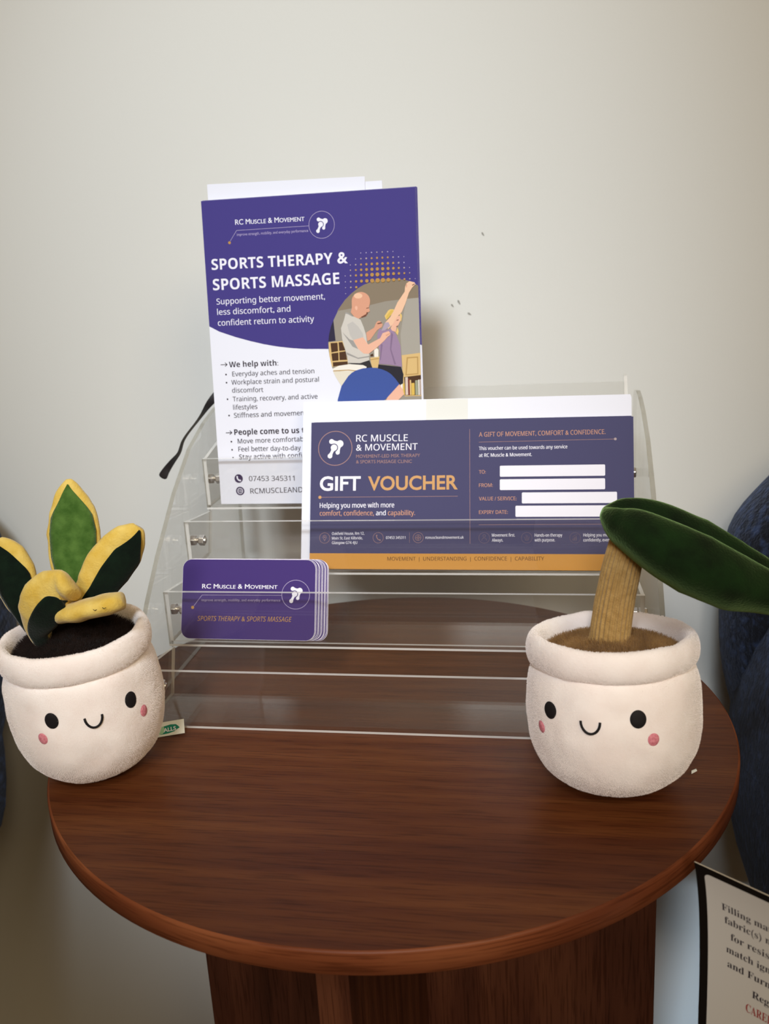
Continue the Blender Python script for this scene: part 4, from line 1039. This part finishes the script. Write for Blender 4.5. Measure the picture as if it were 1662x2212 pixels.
# ================================================================ navy velvet chairs
NAVY = base_mat('navy_velvet', (24, 32, 56), 0.85, 0.2, sheen=0.25)
NAVY.node_tree.nodes['Principled BSDF'].inputs['Sheen Tint'].default_value = (0.45, 0.55, 0.85, 1)
add_noise(NAVY, (7, 9, 17), (56, 74, 114), 130, 12, 0.47, 0.80, bump=0.8, bscale=260, dist=0.003)
CHLEG = base_mat('black_chair_leg', (30, 26, 24), 0.5)
def pillow(outline, y0, y1, puff, seam):
    """stuffed panel: outline in x,z, rounded between y0 (front) and y1 (back)"""
    cx = sum(p[0] for p in outline)/len(outline); cz = sum(p[1] for p in outline)/len(outline); rows = []
    ym = (y0+y1)/2; hy = (y1-y0)/2
    for j in range(17):
        a = -PI/2 + PI*j/16; s = 1 - puff*(1 - math.cos(a)**0.7) if abs(math.cos(a)) > 1e-6 else 1-puff
        rows.append([(cx + (p[0]-cx)*s, ym + hy*math.sin(a), cz + (p[1]-cz)*s) for p in outline])
    mb = MB(); mb.grid(rows, NAVY, True)
    for r_ in (rows[0], rows[-1]):
        mb.add(r_ + [(cx, r_[0][1], cz)], [(k, (k+1) % len(r_), len(r_)) for k in range(len(r_))], NAVY, True)
    return mb
def make_chair(loc, label):
    t = thing('armchair', loc, label, 'chair', 'navy velvet armchairs beside the table')
    half = [(0.16, 0.17), (0.205, 0.20), (0.245, 0.28), (0.279, 0.366), (0.299, 0.43), (0.3035, 0.49), (0.299, 0.54), (0.278, 0.572), (0.245, 0.605), (0.20, 0.635), (0.14, 0.658), (0.07, 0.67)]
    half = [(x, z-FZ) for x, z in half]
    pts = [(x, 0, z) for x, z in half] + [(-x, 0, z) for x, z in reversed(half)]
    sm = spline([(-0.19, 0, 0.17-FZ)] + pts, 4)[4:]
    ol = [(p.x, p.z) for p in sm]
    pillow(ol, 0.02, 0.135, 0.16, True).build('backrest', t)
    for s in (-1, 1):
        rows = []
        for j in range(19):
            f = j/18; y = 0.06 - 0.40*f; k = math.sin(PI*min(1, (1-f)*5+0.02)/2) if f > 0.8 else 1
            rows.append([(s*(0.262 + 0.036*k*math.cos(q)), y, 0.385 - FZ + (0.125*k)*math.sin(q)*(1-0.1*f)) for q in [2*PI*i/24 for i in range(24)]])
        mb = MB(); mb.grid(rows, NAVY, True)
        for r_ in (rows[0], rows[-1]): mb.add(r_, [tuple(range(24))], NAVY, True)
        mb.build('armrest', t)
    mb = MB(); rows = []
    for j in range(13):
        a = -PI/2 + PI*j/12; s = 0.9 + 0.1*math.cos(a)**0.6 if abs(math.cos(a)) > 1e-6 else 0.9
        rows.append([(x*s, -0.15 + (y+0.15)*s, 0.46 + 0.07*math.sin(a)) for x, y in rrect(-0.232, -0.355, 0.232, 0.055, 0.05)])
    mb.grid(rows, NAVY, True); k = len(rows[0])
    for r_ in (rows[0], rows[-1]): mb.add(r_, [tuple(range(k))], NAVY, True)
    mb.build('seat', t)
    for sx in (-1, 1):
        for y in (-0.30, 0.05):
            mb = MB(); mb.tube([(sx*0.19, y, 0.40), (sx*0.215, y, 0.0)], [0.019, 0.012], CHLEG, 14); mb.build('leg', t)
    return t
CHAIR_Y = 0.095
ch = make_chair((0.523, CHAIR_Y, FZ), 'navy velvet armchair on the right, behind the plant with the drooping leaf')
c2 = copy_tree(ch); c2.location = (-0.668, CHAIR_Y, FZ)
c2['label'] = 'navy velvet armchair at the left edge, mostly hidden behind the variegated plush plant'

# ================================================================ hang tag on the right chair
TM = frame((0.8, -0.6, 0.0), (0.0, 0.0, 1.0))
tagt = thing('hang_tag', (0.1544, -0.1571, 0.5016), 'white fire safety hang tag with a black border, in front of the right chair', 'tag', rot=TM)
def bend(o, sub=None):
    for v in o.data.vertices: v.co.z -= 0.0098*(1-math.exp(v.co.y/0.030))
    return o
TW, TH = 72.0, 112.0
def strips(x0, x1, y0, y1, n, z, mat, name, th=0.0005):
    rows = [[(x0/1000, (y0+(y1-y0)*i/n)/1000, z), (x1/1000, (y0+(y1-y0)*i/n)/1000, z)] for i in range(n+1)]
    mb = MB(); mb.grid(rows, mat); return mb.build(name, tagt, fix=False)
TAGW = base_mat('tag_card', (232, 232, 230), 0.55)
def slab(x0, x1, y0, y1, z0, z1, mat, edge, n=28, r=0.0):
    """thin card with rounded upper corners, cut into strips so that it can bow"""
    mb = MB(); F = []; 
    ys = [y0 + (y1-y0)*i/n for i in range(n+1)]
    if r: ys = [y0 + (y1-r-y0)*i/n for i in range(n)] + [y1 - r + r*math.sin(PI/2*i/6) for i in range(7)]
    def ins(y): return r - math.sqrt(max(0, r*r - (y-(y1-r))**2)) if r and y > y1-r else 0
    for y in ys: F.append(((x0+ins(y))/1000, (x1-ins(y))/1000, y/1000))
    mb.grid([[(a, y, z1), (b, y, z1)] for a, b, y in F], mat, smooth=False)
    mb.grid([[(a, y, z0), (b, y, z0)] for a, b, y in F], mat, smooth=False)
    mb.grid([[(a, y, z0), (a, y, z1)] for a, b, y in F], edge, smooth=False); mb.grid([[(b, y, z0), (b, y, z1)] for a, b, y in F], edge, smooth=False)
    for a, b, y in (F[0], F[-1]): mb.add([(a, y, z0), (b, y, z0), (b, y, z1), (a, y, z1)], [(0, 1, 2, 3)], edge)
    return mb
TEDGE = base_mat('tag_edge', (190, 182, 168), 0.7)
bend(slab(0, TW, -TH, 0, -0.0006, 0.0, ink('black'), TEDGE).build('black_border', tagt))
bend(slab(4.0, TW-4, -TH+4, -4.0, 0.00001, 0.00006, TAGW, TAGW, r=2.6).build('white_panel', tagt))
k = Ink(); k.z = 0.0001
for it in TAG_ART['warning_print']: k.item(it)
bend(k.build('warning_print', tagt))
mb = MB(); mb.tube([(0.067, -0.006, 0.0015), (0.0685, 0.004, 0.003), (0.074, 0.006, -0.004), (0.081, -0.008, -0.014), (0.087, -0.022, -0.022), (0.092, -0.033, -0.028)], 0.0007, PAPER, 8); mb.build('string', tagt)
